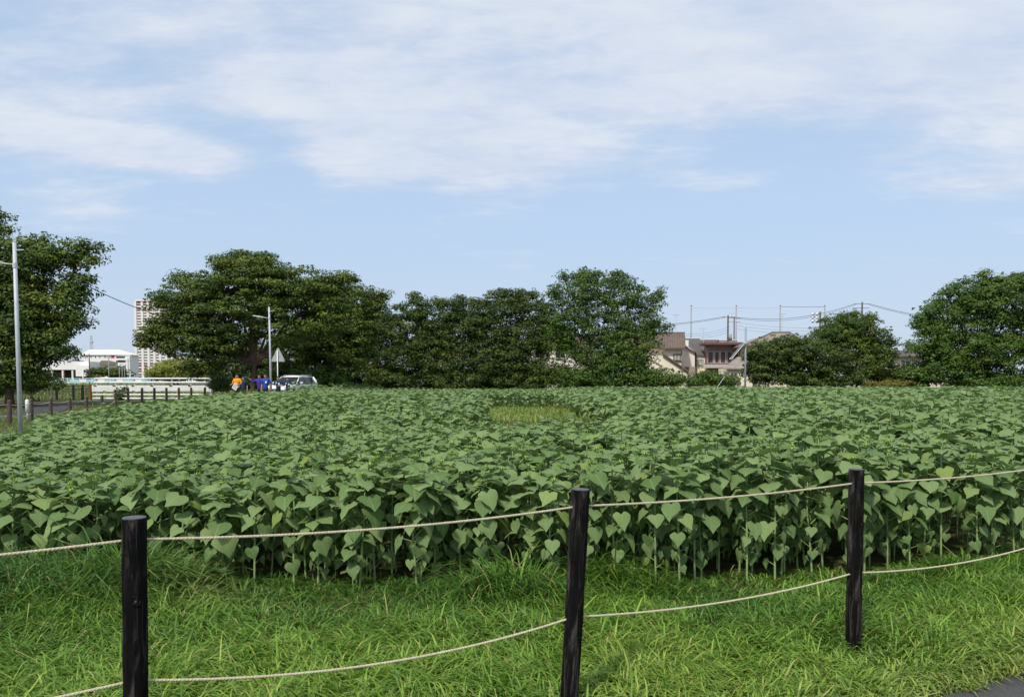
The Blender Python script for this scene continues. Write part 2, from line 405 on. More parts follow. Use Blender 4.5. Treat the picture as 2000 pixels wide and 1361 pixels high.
def disc(r, n=24):
    mb = MB(); mb.v = [(r*math.cos(2*math.pi*i/n), r*math.sin(2*math.pi*i/n), z) for z in (-.004, .0) for i in range(n)]
    mb.f = [tuple(range(n, 2*n)), tuple(range(n))[::-1]]+[(i, (i+1) % n, n+(i+1) % n, n+i) for i in range(n)]; return mb
leans = [0, R(.4), R(2.9), R(.3), R(-.5)]
for i, (x, y) in enumerate(POSTS):
    t = thing('fence_post', POST_LABELS[i], 'fence post', (x, y, 0), 0, 'charred posts of the front rope fence')
    t.rotation_euler = (R([0, .5, -.6, .3, 0][i]), leans[i], .7*i)
    t.rotation_euler = Euler((0, leans[i], 0)).to_matrix().to_4x4().to_euler()
    link('post_shaft', post_mesh(i+1), t)
    disc(.0432).build('post_top', 'charred_end', t, loc=(0, 0, 1.1325))
    def on_face(px_off, z): # point on the camera side of the shaft
        a = math.atan2(-y, -x)+px_off; return Vector((.0455*math.cos(a), .0455*math.sin(a), z)), a
    if i in (1, 3):
        p, a = on_face(.06 if i == 1 else .85, .815 if i == 1 else .80); s_ = 1.25 if i == 1 else .6
        def arc_ring(rr, tr, gap, mat):
            pts = []; kn = MB()
            for q in range(17):
                b = gap+(2*math.pi-1.2*gap)*q/16; wob = 1+.16*math.sin(2.3*b+i)
                aa = a+rr*wob*math.cos(b)*.85/.0455; pts.append((.0460*math.cos(aa), .0460*math.sin(aa), p.z+rr*wob*1.25*math.sin(b)))
            kn.tube(pts, [tr*(.3+.7*math.sin(math.pi*q/16)) for q in range(17)], 5, False); kn.build('knot_ring', mat, t, True)
        arc_ring(.0175*s_, .0030, .25, 'hole_dark'); arc_ring(.0135*s_, .0016, .9, 'knot_wood')
        MB().tube([p*.985, Vector((p.x*1.035, p.y*1.035, p.z-.002))], [.0062*s_, .0035*s_], 8).build('knot', 'knot_wood', t, True)
    if i in (2, 3):
        p, a = on_face(-.62 if i == 2 else -.45, .775); h_ = MB()
        q = Vector((math.cos(a), math.sin(a), 0)); b0 = Vector((p.x, p.y, p.z)); h_.tube([b0-q*.004, b0+q*.0012], .0055 if i == 2 else .004, 12); h_.build('bolt_hole', 'hole_dark', t, True)

def rope(name, z, sag, label):
    pts = []
    ends = [Vector((x+math.sin(l)*z, y, z)) for (x, y), l in zip(POSTS, leans)]
    for i in range(len(ends)-1):
        n = 230
        for k_ in range(n):
            s = k_/n; p = ends[i].lerp(ends[i+1], s); p.z -= sag[i]*4*s*(1-s); pts.append(p)
    pts.append(ends[-1]); Vs = []; Fs = []
    P_ = np.array([tuple(p) for p in pts]); D = np.gradient(P_, axis=0); D /= np.linalg.norm(D, axis=1)[:, None]
    up = np.array([0, 0, 1.]); S_ = np.cross(D, up); S_ /= np.linalg.norm(S_, axis=1)[:, None]; U_ = np.cross(S_, D)
    arc = np.concatenate([[0], np.cumsum(np.linalg.norm(np.diff(P_, axis=0), axis=1))])
    n6 = 6; base = 0
    for st in range(3):
        ph = arc*2*math.pi/.042+st*2*math.pi/3
        C = P_+.0030*(S_*np.cos(ph)[:, None]+U_*np.sin(ph)[:, None])
        ring = [C+.0034*(S_*math.cos(2*math.pi*k_/n6)+U_*math.sin(2*math.pi*k_/n6)) for k_ in range(n6)]
        V = np.stack(ring, 1).reshape(-1, 3); m_ = len(P_); ii = np.arange(m_*n6).reshape(m_, n6)+base
        Fs.append(np.stack([ii[:-1], np.roll(ii, -1, 1)[:-1], np.roll(ii, -1, 1)[1:], ii[1:]], -1).reshape(-1, 4)); Vs.append(V); base += len(V)
    tag(link(name, np_mesh(name, np.concatenate(Vs), np.concatenate(Fs)[:, ::-1], 'rope', True)), label, 'rope', 'ropes of the front fence')
rope('rope', ROPE_UP, [.03, .035, .02, .02], 'pale twisted rope, the upper taut one through the black fence posts')
rope('rope', ROPE_LO, [.05, .085, .05, .05], 'pale twisted rope, the lower sagging one through the black fence posts')

# ------------------------------------------------------------------ sunflowers
def front_edge(x): return np.interp(x, [-14, -8, -4.6, -1.3, 1.4, 3.1, 5.5, 12, 60], [8.8, 7.1, 6.45, 6.12, 6.15, 6.5, 7.45, 10.6, 36])
def left_edge(y): return np.interp(y, [6, 12.6, 17.5, 21, 36, 42, 44, 46, 60, 75], [-7.6, -8.8, -10.8, -11.9, -17, -17.4, -16, -13.6, -13.4, -13.2])
LANE = [(3.0, 36), (2.55, 24), (2.15, 17), (2.1, 13.5)]
def lane_x(y): return np.interp(y, [13.5, 17, 24, 36], [2.1, 2.15, 2.55, 3.0])
def in_field(x, y):
    ok = (y > front_edge(x)) & (x > left_edge(y)+.5*(vnoise(y*.5, 0*x, 9)-.5)) & (y < 73.5+1.5*(vnoise(x*.2, 0*x, 4)-.5)) & (x < .74*y+4.5)
    clear = (y > 14.6+.8*vnoise(x, 0*y, 2)) & (y < 52.5+2.5*vnoise(x*.7, 0*y, 3)) & (x > -.35-.036*y+1.2*(vnoise(0*x, y*.3, 6)-.5)) & (x < 2.1+.036*(y-14)+1.6*(vnoise(0*x, y*.35, 7)-.5))
    return ok & ~clear
def plant_h(x, y):
    e = y-front_edge(x)
    h = .95+.05*sstep(.3, 5, e)+.20*sstep(11, 24, y)
    h = h+(np.interp(x, [-7, -3, 0, 3, 6], [-.13, -.10, 0, .10, .17]))*(1-sstep(2, 14, e))
    h = h-.09*np.exp(-((x-.6)/2.2)**2-((y-12.5)/3)**2)
    h = h+.12*sstep(0, 1.2, x-lane_x(y)-.3)*sstep(9, 14, y)
    h = h-(.15+.26*sstep(16, 28, y))*(1-sstep(.3, 4.5, x-left_edge(y)))*(1-sstep(42, 46, y))
    h = h+.10*np.exp(-(((x+11.6)/2.0)**2+((y-58)/9)**2))
    h = h+.16*(vnoise(x*.35, y*.35, 21)-.5)
    return h

def leaf_template(jseed, lp, dip, full=True):
    """heart-shaped leaf on its petiole; stem end at the origin, pointing along +x; blade length 1"""
    r_ = np.random.default_rng(jseed); droop = r_.uniform(.08, .42); fold = r_.uniform(-.04, .30); wv = r_.uniform(0, 6.28); wa = r_.uniform(.03, .08); skew = r_.uniform(-.12, .12); wid = r_.uniform(1.08, 1.32)
    # (s, x) across the blade: left edge, mid, centre, mid, edge
    rows = [((-.19, .22), (-.12, .12), 0.0), ((-.10, .41), (-.02, .22), .07), ((.08, .51), (.13, .27), .20), ((.30, .48), (.34, .26), .37), ((.53, .35), (.55, .19), .57), ((.76, .18), (.77, .10), .79)]
    if not full: rows = [rows[0], rows[2], rows[4]]
    V = []; uv = []
    for (e, m_, c) in rows:
        for sgn, (s, x) in ((-1, e), (-1, m_), (0, (c, 0)), (1, m_), (1, e)):
            edge = (abs(x) > .28)
            x_ = x*wid*sgn*(1+.12*(r_.random()-.5)*edge)+skew*max(s, 0)**2; s_ = s+.05*(r_.random()-.5)*edge
            z = fold*abs(x_)-droop*max(s_, 0)**1.6 - .22*x_*x_ + (.08*(r_.random()-.5)+wa*math.sin(wv+7*s_+sgn*1.3) if edge else .02*(r_.random()-.5))
            V.append((s_, x_, z)); uv.append((x_, s_))
    V.append((1.0+.06*r_.random(), .06*(r_.random()-.5), -droop*1.05)); uv.append((0, 1))
    n = len(rows); tri = []
    for j in range(n-1):
        for i in range(4):
            a = j*5+i; tri += [(a, a+1, a+6), (a, a+6, a+5)]
    for i in range(4): tri.append(((n-1)*5+i, (n-1)*5+i+1, n*5))
    V = np.array(V); uv = np.array(uv)
    cd_, sn = math.cos(dip), math.sin(dip)
    V = np.stack([V[:, 0]*cd_+V[:, 2]*sn, V[:, 1], -V[:, 0]*sn+V[:, 2]*cd_], -1)   # tip dips down
    top = np.array([lp*.85, 0, lp*.62]); V = V+top
    mi = [0]*len(tri)
    b = len(V); PV_ = []
    for p, rr in ((np.zeros(3), .050), (top+np.array([.02*cd_, 0, -.02*sn]), .034)):
        for k_ in range(3): a = 2*math.pi*k_/3; PV_.append(p+np.array([-.5*math.sin(a)*rr, math.cos(a)*rr, math.sin(a)*rr]))
    for k_ in range(3):
        a0 = b+k_; a1 = b+(k_+1) % 3; tri += [(a0, a1, a1+3), (a0, a1+3, a0+3)]; mi += [1, 1]
    V = np.concatenate([V, PV_]); uv = np.concatenate([uv, np.full((6, 2), .3)])
    return V, np.array(tri), uv, np.array(mi)

CLASSES = {'low': (1.0, R(70)), 'mid': (1.0, R(50)), 'high': (.78, R(24)), 'top': (.30, R(2)), 'crown': (.18, R(-12))}
LT = {c: [leaf_template(10*q+sum(map(ord, c)), lp*(.80+.07*q), dip+R(-18+7.5*q), True) for q in range(6)] for c, (lp, dip) in CLASSES.items()}
LTs = {c: [leaf_template(10*q+sum(map(ord, c))+5, lp*(.9+.1*q), dip+R(-8+10*q), False) for q in range(3)] for c, (lp, dip) in CLASSES.items()}
LEAF_FAR = (np.array([(.30, 0, .02), (0, 0, 0), (-.12, .34, .03), (.22, .56, .05), (.62, .30, -.03), (1.0, 0, -.2), (.62, -.30, -.03), (.22, -.56, .05), (-.12, -.34, .03)]), np.array([(0, 1, 8), (0, 2, 1), (0, 3, 2), (0, 5, 3), (0, 7, 5), (0, 8, 7)]))
def far_leaf(c, q):
    lp, dip = CLASSES[c]; dip += R(-8+10*q); V, T = LEAF_FAR; cd_, sn = math.cos(dip), math.sin(dip)
    V = np.stack([V[:, 0]*cd_+V[:, 2]*sn, V[:, 1], -V[:, 0]*sn+V[:, 2]*cd_], -1)+np.array([lp*.85, 0, lp*.62])
    return V, T, np.stack([LEAF_FAR[0][:, 1], LEAF_FAR[0][:, 0]], -1), np.zeros(len(T), int)
LTf = {c: [far_leaf(c, q) for q in range(3)] for c in CLASSES}
LEAF_ME = {c: [np_mesh('leaf', V, T, ['sunflower_leaf', 'sunflower_stem'], True, uv=uv, mi=mi) for V, T, uv, mi in ls] for c, ls in LT.items()}

def bud_geom(small=False):
    mb = MB()
    for ring, (n, tilt, ln) in enumerate([(5, R(38), .050), (4, R(64), .056)] if small else [(7, R(38), .050), (6, R(66), .058)]):
        for k_ in range(n):
            a = 2*math.pi*(k_+.5*ring)/n; d = Vector((math.cos(a), math.sin(a), 0)); s = Vector((-math.sin(a), math.cos(a), 0))
            o = d*.012; tip = o+(d*math.cos(tilt)+Vector((0, 0, 1))*math.sin(tilt))*ln; md = o.lerp(tip, .5)+d*.006
            mb.add([o-s*.006, o+s*.006, md+s*.011, md-s*.011, tip], [(0, 1, 2, 3), (3, 2, 4)])
    if small:
        mb.tube([(0, 0, -.01), (0, 0, .012), (0, 0, .034)], [.008, .021, .006], 5, False); return mb
    mb.tube([(0, 0, -.02), (0, 0, .008), (0, 0, .030), (0, 0, .036)], [.008, .022, .019, .004], 8)
    return mb
BUD_ME = bud_geom().mesh('bud', 'sunflower_bud', True)
def stem_geom(seed):
    r_ = random.Random(seed); bx_, by_ = r_.uniform(-.03, .03), r_.uniform(-.03, .03)
    return MB().tube([(0, 0, -.03), (bx_*.4, by_*.4, .33), (bx_, by_, .66), (bx_*.6, by_*.6, 1.0)], [.0095, .009, .008, .0055], 6, False)
STEM_ME = [stem_geom(q).mesh('stem', 'sunflower_stem', True) for q in range(4)]

def plant_leaves(h, edge, r_):
    """leaf list of one plant: (z, angle, size, class)"""
    out = []; a = r_.uniform(0, 6.28); n = int(r_.integers(22, 27)) if edge else int(r_.integers(13, 16))
    lo = .13 if edge else .36
    for q in range(n):
        f = lo+(.975-lo)*(q/(n-1))**.86
        a += R(137.5)+r_.uniform(-.25, .25)
        if f < .34: c, s = 'low', r_.uniform(.085, .14)
        elif f < .64: c, s = 'mid', r_.uniform(.120, .19)
        elif f < .83: c, s = 'high', r_.uniform(.165, .215)
        elif f < .945: c, s = 'top', r_.uniform(.135, .185)
        else: c, s = 'crown', r_.uniform(.075, .11)
        out.append((f*h, a, s, c))
    return out

# all plant positions on jittered rows
pos = []
for (y0, y1, sp) in ((5.8, 13.0, .245), (13.0, 28.0, .33), (28.0, 76.0, .42)):
    gx, gy = np.meshgrid(np.arange(-17, .74*y1+6, sp), np.arange(y0, y1, sp))
    gx = gx+rng.uniform(-.42, .42, gx.shape)*sp; gy = gy+rng.uniform(-.42, .42, gy.shape)*sp
    k_ = in_field(gx, gy); pos.append(np.stack([gx[k_], gy[k_]], -1))
pos = np.concatenate(pos)
hh = plant_h(pos[:, 0], pos[:, 1])*(1+.095*rng.standard_normal(len(pos)).clip(-2, 2))
inframe = np.abs(pos[:, 0]/pos[:, 1]) < .69
dist = np.hypot(pos[:, 0], pos[:, 1]); order = np.argsort(np.where(inframe, dist, 999))
near = order[:300]; rest = order[300:]
SECT = [(0, 262, 'left of the knotted fence post'), (262, 690, 'just right of the knotted fence post'), (690, 1125, 'just left of the leaning middle fence post'),
        (1125, 1400, 'just right of the leaning middle fence post'), (1400, 1668, 'just left of the right-hand fence post'), (1668, 2500, 'right of the right-hand fence post')]
for i in near:
    x, y = pos[i]; h = float(hh[i]); e = y-float(front_edge(x)); u = 1000+1500*x/y
    sec = next((s for a, b, s in SECT if u < b), SECT[-1][2])
    row = 'in front row' if e < .45 else ('in second rows' if e < 1.2 else 'behind front rows')
    t = thing('sunflower_plant', f'green sunflower plant {row}, {sec}', 'sunflower', (x, y, gzf(x, y)), 0, f'sunflowers {row}, {sec}')
    t.rotation_euler = (rng.uniform(-.05, .05)-.03*(e < .5), rng.uniform(-.05, .05), 0)
    st = link('stem', STEM_ME[i % 4], t, scale=(1, 1, h))
    link('bud', BUD_ME, t, loc=(0, 0, h*.985), rot=(rng.uniform(-.3, .3), rng.uniform(-.3, .3), rng.uniform(0, 6)), scale=float(rng.uniform(.40, .75)))
    for (z, a, s, c) in plant_leaves(h, e < 1.2, rng):
        link('leaf', LEAF_ME[c][rng.integers(6)], t, loc=(0, 0, z), rot=(rng.uniform(-.34, .34), rng.uniform(-.28, .26), a), scale=float(s)*float(rng.uniform(.62, .86))*(.98 if c in ('top', 'high') else 1.0))

# the rest of the field as one mass
class Mass:
    def __init__(s): s.V = []; s.T = []; s.U = []; s.A = []; s.I = []; s.n = 0
    def put(s, V, T, uv, mi, var):
        """V (k, m, 3): k copies of a template"""
        k_, m_ = V.shape[:2]
        s.V.append(V.reshape(-1, 3)); s.T.append((T[None]+(np.arange(k_)*m_)[:, None, None]+s.n).reshape(-1, 3)); s.U.append(np.tile(uv, (k_, 1)))
        s.A.append(np.repeat(var, m_)); s.I.append(np.tile(mi, k_)); s.n += k_*m_
def place(V, loc, rz, tilt, sc):
    """copies of template V with scale, small tilts, turn about z and location"""
    ca, sa = np.cos(rz), np.sin(rz); q = V[None]*sc[:, None, None]
    tx, ty = tilt[:, 0], tilt[:, 1]
    y = q[..., 1]*np.cos(tx)[:, None]-q[..., 2]*np.sin(tx)[:, None]; z = q[..., 1]*np.sin(tx)[:, None]+q[..., 2]*np.cos(tx)[:, None]
    x = q[..., 0]*np.cos(ty)[:, None]+z*np.sin(ty)[:, None]; z = -q[..., 0]*np.sin(ty)[:, None]+z*np.cos(ty)[:, None]
    return np.stack([x*ca[:, None]-y*sa[:, None], x*sa[:, None]+y*ca[:, None], z], -1)+loc[:, None]
mass = Mass()
bmb = bud_geom(True).mesh('bud_small', 'sunflower_bud', True); bmb.calc_loop_triangles(); BV = np.array([v.co[:] for v in bmb.vertices]); BT = np.array([t_.vertices[:] for t_ in bmb.loop_triangles])
SQ = [np.array([(math.cos(a)*.010, math.sin(a)*.010, z) for z in (0, 1) for a in (0, 2.1, 4.2)])]
ST = np.array([(0, 1, 4), (0, 4, 3), (1, 2, 5), (1, 5, 4), (2, 0, 3), (2, 3, 5)])
for lod, (d0, d1) in enumerate(((0, 10.0), (10.0, 20), (20, 200))):
    rd = np.hypot(pos[rest, 0], pos[rest, 1]); ids = rest[(rd >= d0) & (rd < d1)]
    if not len(ids): continue
    P3 = np.stack([pos[ids, 0], pos[ids, 1], gz(pos[ids, 0], pos[ids, 1])], -1); H_ = hh[ids]; k_ = len(ids); pv = rng.random(k_)
    a0 = rng.uniform(0, 6.28, k_)
    fr = [(.50, 'mid', .16), (.60, 'mid', .17), (.68, 'high', .19), (.74, 'high', .20), (.79, 'high', .195), (.84, 'top', .19), (.88, 'top', .18), (.91, 'top', .165), (.94, 'top', .15), (.965, 'crown', .10), (.98, 'crown', .09)]
    if lod == 1: fr = fr[1:10]
    if lod == 2: fr = [(.55, 'mid', .21), (.70, 'high', .24), (.80, 'high', .24), (.86, 'top', .23), (.91, 'top', .21), (.95, 'top', .17), (.975, 'crown', .13)]
    rim = (np.abs(P3[:, 0]-2) < 6) & (P3[:, 1] > 50) & (P3[:, 1] < 59)      # faces of the clearing show lower leaves
    if lod == 2: fr = fr+[(.16, 'low', .17), (.28, 'mid', .19), (.40, 'mid', .21)]
    for q, (f, c, s) in enumerate(fr):
        lib = (LT, LTs, LTf)[lod][c]; which = rng.integers(0, len(lib), k_)
        for vi, (V, T, uv, mi) in enumerate(lib):
            s_ = which == vi
            if f < .45: s_ = s_ & rim
            m_ = int(s_.sum())
            if not m_: continue
            if lod == 1 or (lod == 0 and f > .7):   # far leaves: blade only
                keep = mi == 0; T = T[keep]; mi = mi[keep]; nb = T.max()+1; V = V[:nb]; uv = uv[:nb]
            loc = P3[s_].copy(); loc[:, 2] += H_[s_]*f
            sc = s*rng.uniform(.62, .92, m_)*(1.0, 1.08, 1.18)[lod]
            mass.put(place(V, loc, a0[s_]+q*2.4+rng.uniform(-.3, .3, m_), rng.uniform(-.33, .33, (m_, 2)), sc), T, uv, mi, np.clip(pv[s_]*.5+rng.random(m_)*.5, 0, .96))
    if lod < 2:
        bs = rng.random(k_) < .65; loc = P3[bs].copy(); loc[:, 2] += H_[bs]*.975; kb = len(loc)
        mass.put(place(BV, loc, a0[bs], rng.uniform(-.3, .3, (kb, 2)), rng.uniform(.36, .70, kb)), BT, np.full((len(BV), 2), .3), np.full(len(BT), 2), pv[bs])
        V = SQ[0][None]*np.stack([np.ones(k_), np.ones(k_), H_], -1)[:, None]+P3[:, None]
        mass.put(V, ST, np.full((6, 2), .3), np.full(6, 1), pv)
fo = link('sunflower_field', np_mesh('sunflower_field', np.concatenate(mass.V), np.concatenate(mass.T), ['sunflower_leaf_field', 'sunflower_stem', 'sunflower_bud'], True,
          var=np.concatenate(mass.A), uv=np.concatenate(mass.U), mi=np.concatenate(mass.I)))
tag(fo, 'dense green sunflower field reaching back to the trees behind the front rows', 'sunflower field', kind='stuff')
print('plants', len(pos), 'field tris', sum(len(t_) for t_ in mass.T))

# ------------------------------------------------------------------ grass
def blades(x, y, z, h, wid, var, dry, name, label, bend=(.45, 1.35)):
    n = len(x); az = rng.uniform(0, 2*math.pi, n)*.75+4*vnoise(x*5, y*5, 51); b = rng.uniform(*bend, n)
    d = np.stack([np.cos(az), np.sin(az), np.zeros(n)], -1); s = np.stack([-np.sin(az), np.cos(az), np.zeros(n)], -1)
    tw = rng.uniform(-.5, .5, n)[:, None]; s = s*np.cos(tw)+d*np.sin(tw)
    base = np.stack([x, y, z-.01], -1); V = np.zeros((n, 7, 3), np.float32)
    for j, (t_, wf) in enumerate(((0, .75), (.4, 1.0), (.75, .7))):
        c = base+d*(h*b*t_**1.8)[:, None]; c[:, 2] += h*(t_-.42*b*t_**2.4)
        o = s*(wid*wf*.5)[:, None]; V[:, 2*j] = c-o; V[:, 2*j+1] = c+o
    c = base+d*(h*b*1.05)[:, None]; c[:, 2] += h*(1-.52*b); V[:, 6] = c; V[:, 6, 2] = np.maximum(V[:, 6, 2], base[:, 2]+.02)
    T = np.array([(0, 1, 3), (0, 3, 2), (2, 3, 5), (2, 5, 4), (4, 5, 6)])
    Fc = (T[None]+(np.arange(n)*7)[:, None, None]).reshape(-1, 3)
    o = link(name, np_mesh(name, V.reshape(-1, 3), Fc, 'grass_blade', True, var=np.repeat(var, 7), dry=np.repeat(dry, 7)))
    return tag(o, label, 'grass', kind='stuff')
def path_dist(x, y): return ((x-2.41)*(-.447)+(y-4.06)*.894)      # positive on the field side of the path edge
NG = 880000
x = rng.uniform(-7.5, 9.5, NG); y = rng.uniform(-1.5, 11, NG)
fe = front_edge(x); pdist = path_dist(x, y); e = y-fe
keep = (pdist > -.02+.10*(vnoise(x*6, y*6, 8)-.5)) & (e < .45)
frm = (np.abs(x)/np.maximum(y, .1) < .80) & (y > 3.2)
dens = np.where(frm, 1.0, .28)
bare = np.exp(-(((x+1.5)/2.0)**4+((e+.42)/.42)**2))*.62+.2*np.exp(-(((x-1.8)/1.3)**2+((e+.05)/.25)**2))
dens = dens*(1-np.clip(bare, 0, .9))*(1-.85*sstep(.0, .4, e))
cl = vnoise(x*2.6, y*2.6, 31)*.6+vnoise(x*7, y*7, 32)*.4
dens *= .22+1.15*cl
k_ = keep & (rng.random(NG) < dens); x, y, e, pdist, cl = x[k_], y[k_], e[k_], pdist[k_], cl[k_]; n = len(x)
tall = .55*np.exp(-((e+.22)/.30)**2)*np.clip(2.4*vnoise(x*1.6, y*1.6, 71)-1.0, 0, 1.2)+1.25*np.exp(-(((x+3.5)/1.0)**2+((y-5.75)/.62)**2))+.95*np.exp(-(((x-.75)/.42)**2+((y-6.25)/.35)**2))+.5*np.exp(-(((x+.2)/.6)**2+((y-5.9)/.3)**2))+.35*np.exp(-(((x-5.2)/1.4)**2+((e+.25)/.35)**2))
h = (.07+.13*rng.random(n)**1.3+.09*cl*vnoise(x*1.7, y*1.7, 61))*(1+1.7*tall)*(1-.52*sstep(-.95, -.25, e)*np.clip(1-1.4*tall, 0, 1))*(1-.55*np.exp(-(((x-2.11)/.35)**2+((y-4.5)/.4)**2))-.5*np.exp(-(((x-.25)/.35)**2+((y-3.6)/.4)**2)))*(1-.35*np.exp(-pdist/.18))*np.where(rng.random(n) < .04, 1.5, 1)
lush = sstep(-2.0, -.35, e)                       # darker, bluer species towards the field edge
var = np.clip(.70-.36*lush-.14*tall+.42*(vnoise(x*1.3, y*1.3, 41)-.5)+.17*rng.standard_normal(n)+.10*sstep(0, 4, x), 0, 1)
dry = np.clip(np.where(rng.random(n) < .05, .8, .0)+.62*np.exp(-pdist/.22)*rng.random(n)+.5*np.exp(-(((x+2.4)/.5)**2+((e+.5)/.3)**2))*rng.random(n), 0, 1)
blades(x, y, gz(x, y), h, .006+.007*rng.random(n)+.002*tall, var, dry, 'grass', 'lush long grass between the path and the sunflowers')
print('grass blades', n)
# dry grass in the clearing, verge at the left of the field
n = 8000; y = rng.uniform(33, 57, n); x = rng.uniform(-2.6, 6.2, n)
blades(x, y, gz(x, y), rng.uniform(.22, .42, n), rng.uniform(.02, .04, n), np.clip(.75+.2*rng.standard_normal(n), 0, 1), rng.uniform(.08, .45, n), 'clearing_grass', 'pale yellowish grass in the clearing inside the sunflower field')
n = 15000; y = rng.uniform(9, 60, n); x = left_edge(y)-rng.uniform(0, 16, n); k_ = (x > -40) & (np.abs(x-np.interp(y, [6, 22, 40, 56, 62], [-24.5, -25.2, -26.5, -30.5, -33])) > 1.1) & ~((x < -13) & (y > 52)); x, y = x[k_], y[k_]; n = len(x)
blades(x, y, gz(x, y), rng.uniform(.12, .34, n), rng.uniform(.015, .035, n), np.clip(.45+.2*rng.standard_normal(n), 0, 1), rng.uniform(0, .35, n), 'verge_grass', 'rough grass verge left of the sunflower field')
n = 9000; y = rng.uniform(66, 125, n); x = -rng.uniform(16, 75, n)*(y/100); 
blades(x, y, gz(x, y), rng.uniform(.15, .32, n), rng.uniform(.06, .12, n), np.clip(.9+.1*rng.standard_normal(n), 0, 1), rng.uniform(0, .25, n), 'levee_grass', 'bright yellow-green grass on the far river bank', bend=(.1, .5))
n = 7000; y = rng.uniform(73.5, 84, n); x = rng.uniform(-12, 66, n)
blades(x, y, gz(x, y), rng.uniform(.2, .5, n), rng.uniform(.03, .06, n), np.clip(.35+.15*rng.standard_normal(n), 0, 1), rng.uniform(0, .2, n), 'tree_belt_grass', 'dark grass under the trees behind the field', bend=(.1, .5))

# broad-leaved weeds at the foot of the sunflowers
weeds = [(655, 1135, .40), (690, 1150, .30), (560, 1120, .30), (350, 1110, .32), (390, 1150, .20), (1180, 1108, .30), (1345, 1095, .36), (1395, 1088, .34), (1260, 1100, .28), (980, 1125, .20), (1720, 1075, .45), (1765, 1070, .40), (1820, 1062, .42), (1690, 1085, .38), (820, 1120, .25), (120, 1105, .3), (1880, 1060, .4), (1930, 1050, .42), (1050, 1118, .26), (440, 1128, .24)]
for q, (u, v, h) in enumerate(weeds):
    d = PX(u, v, 1.0); s = CAM_H/(CAM_H-d.z); x_, y_ = d.x*s, s
    y_ = max(y_, float(front_edge(x_))-.45)
    where = 'left of the knotted fence post' if u < 262 else 'between the knotted and the leaning fence posts' if u < 1125 else 'between the leaning and the right-hand fence posts' if u < 1668 else 'right of the right-hand fence post'
    t = thing('weed', f'low broad-leaved weed at sunflower stems, {where}', 'weed', (x_, y_, 0), rng.uniform(0, 6), f'weeds {where}')
    link('stem', STEM_ME[q % 4], t, scale=(.5, .5, h))
    for j in range(9):
        link('leaf', LEAF_ME[('mid', 'high', 'low')[j % 3]][j % 4], t, loc=(0, 0, h*(.25+.75*j/8)), rot=(rng.uniform(-.3, .3), rng.uniform(-.2, .2), 2.4*j), scale=float(rng.uniform(.075, .12)))

# ------------------------------------------------------------------ trees and bushes
def crown_mesh(lobes, d, mat, leaf, per_m2, flat=.55, seed=1, clump=.75, sprigs=.10, hollow=.25, layered=0.0):
    """lobes: (u, v, ru, rv[, depth shift, depth radius]) ellipsoids given on the photo at ground distance d"""
    r_ = np.random.default_rng(seed); C = []; tips = []
    for lb in lobes:
        u, v, ru, rv = lb[:4]; dy = lb[4] if len(lb) > 4 else 0; k_ = (d+dy)/F
        ry = lb[5] if len(lb) > 5 else ru*k_*.85
        c = np.array(PX(u, v, d+dy)); rad = np.array([ru*k_, ry, rv*k_])
        nc = max(6, int(3.1*(rad[0]*rad[2]+rad[0]*rad[1]+rad[1]*rad[2])/(clump*clump)))
        q = r_.standard_normal((nc, 3)); q /= np.linalg.norm(q, axis=1)[:, None]
        rr = hollow+(1-hollow)*r_.random(nc)**.6; p = c+q*rad*rr[:, None]
        sz = clump*r_.uniform(.55, 1.2, nc); C.append(np.concatenate([p, sz[:, None], q], 1)); tips.append((c, rad))
        ns = int(nc*(sprigs+.16)); q = r_.standard_normal((ns, 3)); q[:, 2] = np.abs(q[:, 2])*1.2; q /= np.linalg.norm(q, axis=1)[:, None]
        C.append(np.concatenate([c+q*rad*r_.uniform(1.0, 1.20, ns)[:, None], clump*r_.uniform(.18, .42, ns)[:, None], q], 1))
    C = np.concatenate(C); C = C[C[:, 2] > .25]
    nl = np.maximum(8, (per_m2*C[:, 3]**2).astype(int)); ci = np.repeat(np.arange(len(C)), nl); n = len(ci)
    q = r_.standard_normal((n, 3)); q /= np.linalg.norm(q, axis=1)[:, None]
    rad = C[ci, 3]; p = C[ci, :3]+q*(rad*r_.random(n)**.33)[:, None]*np.array([1.15, 1.15, flat])
    if layered: p[:, 2] += -layered*((p[:, 0]-C[ci, 0])**2+(p[:, 1]-C[ci, 1])**2)/np.maximum(rad, .1)
    # leaves hang roughly outwards and up
    nrm = q*.80+C[ci, 4:7]*.30+np.array([0, 0, .60])+r_.standard_normal((n, 3))*.38; nrm /= np.linalg.norm(nrm, axis=1)[:, None]
    t_ = np.cross(nrm, r_.standard_normal((n, 3))); t_ /= np.linalg.norm(t_, axis=1)[:, None]; b_ = np.cross(nrm, t_)
    L_ = (leaf*r_.uniform(.6, 1.35, n))[:, None]; W_ = L_*.33
    V = np.stack([p-t_*L_*.5-b_*W_*.75, p-t_*L_*.35+b_*W_*.95+nrm*L_*.06, p+t_*L_*.62-nrm*L_*.10], 1)
    Fc = np.arange(n*3).reshape(-1, 3)
    cv = r_.random(len(C)); var = np.clip(.16+.62*cv[ci]+.13*r_.standard_normal(n), 0, 1)
    return np_mesh('crown', V.reshape(-1, 3), Fc, mat, False, var=np.repeat(var, 3)), C, tips, n
LEAVES = 0
LEAF_K, DENS_K = .88, 1.8
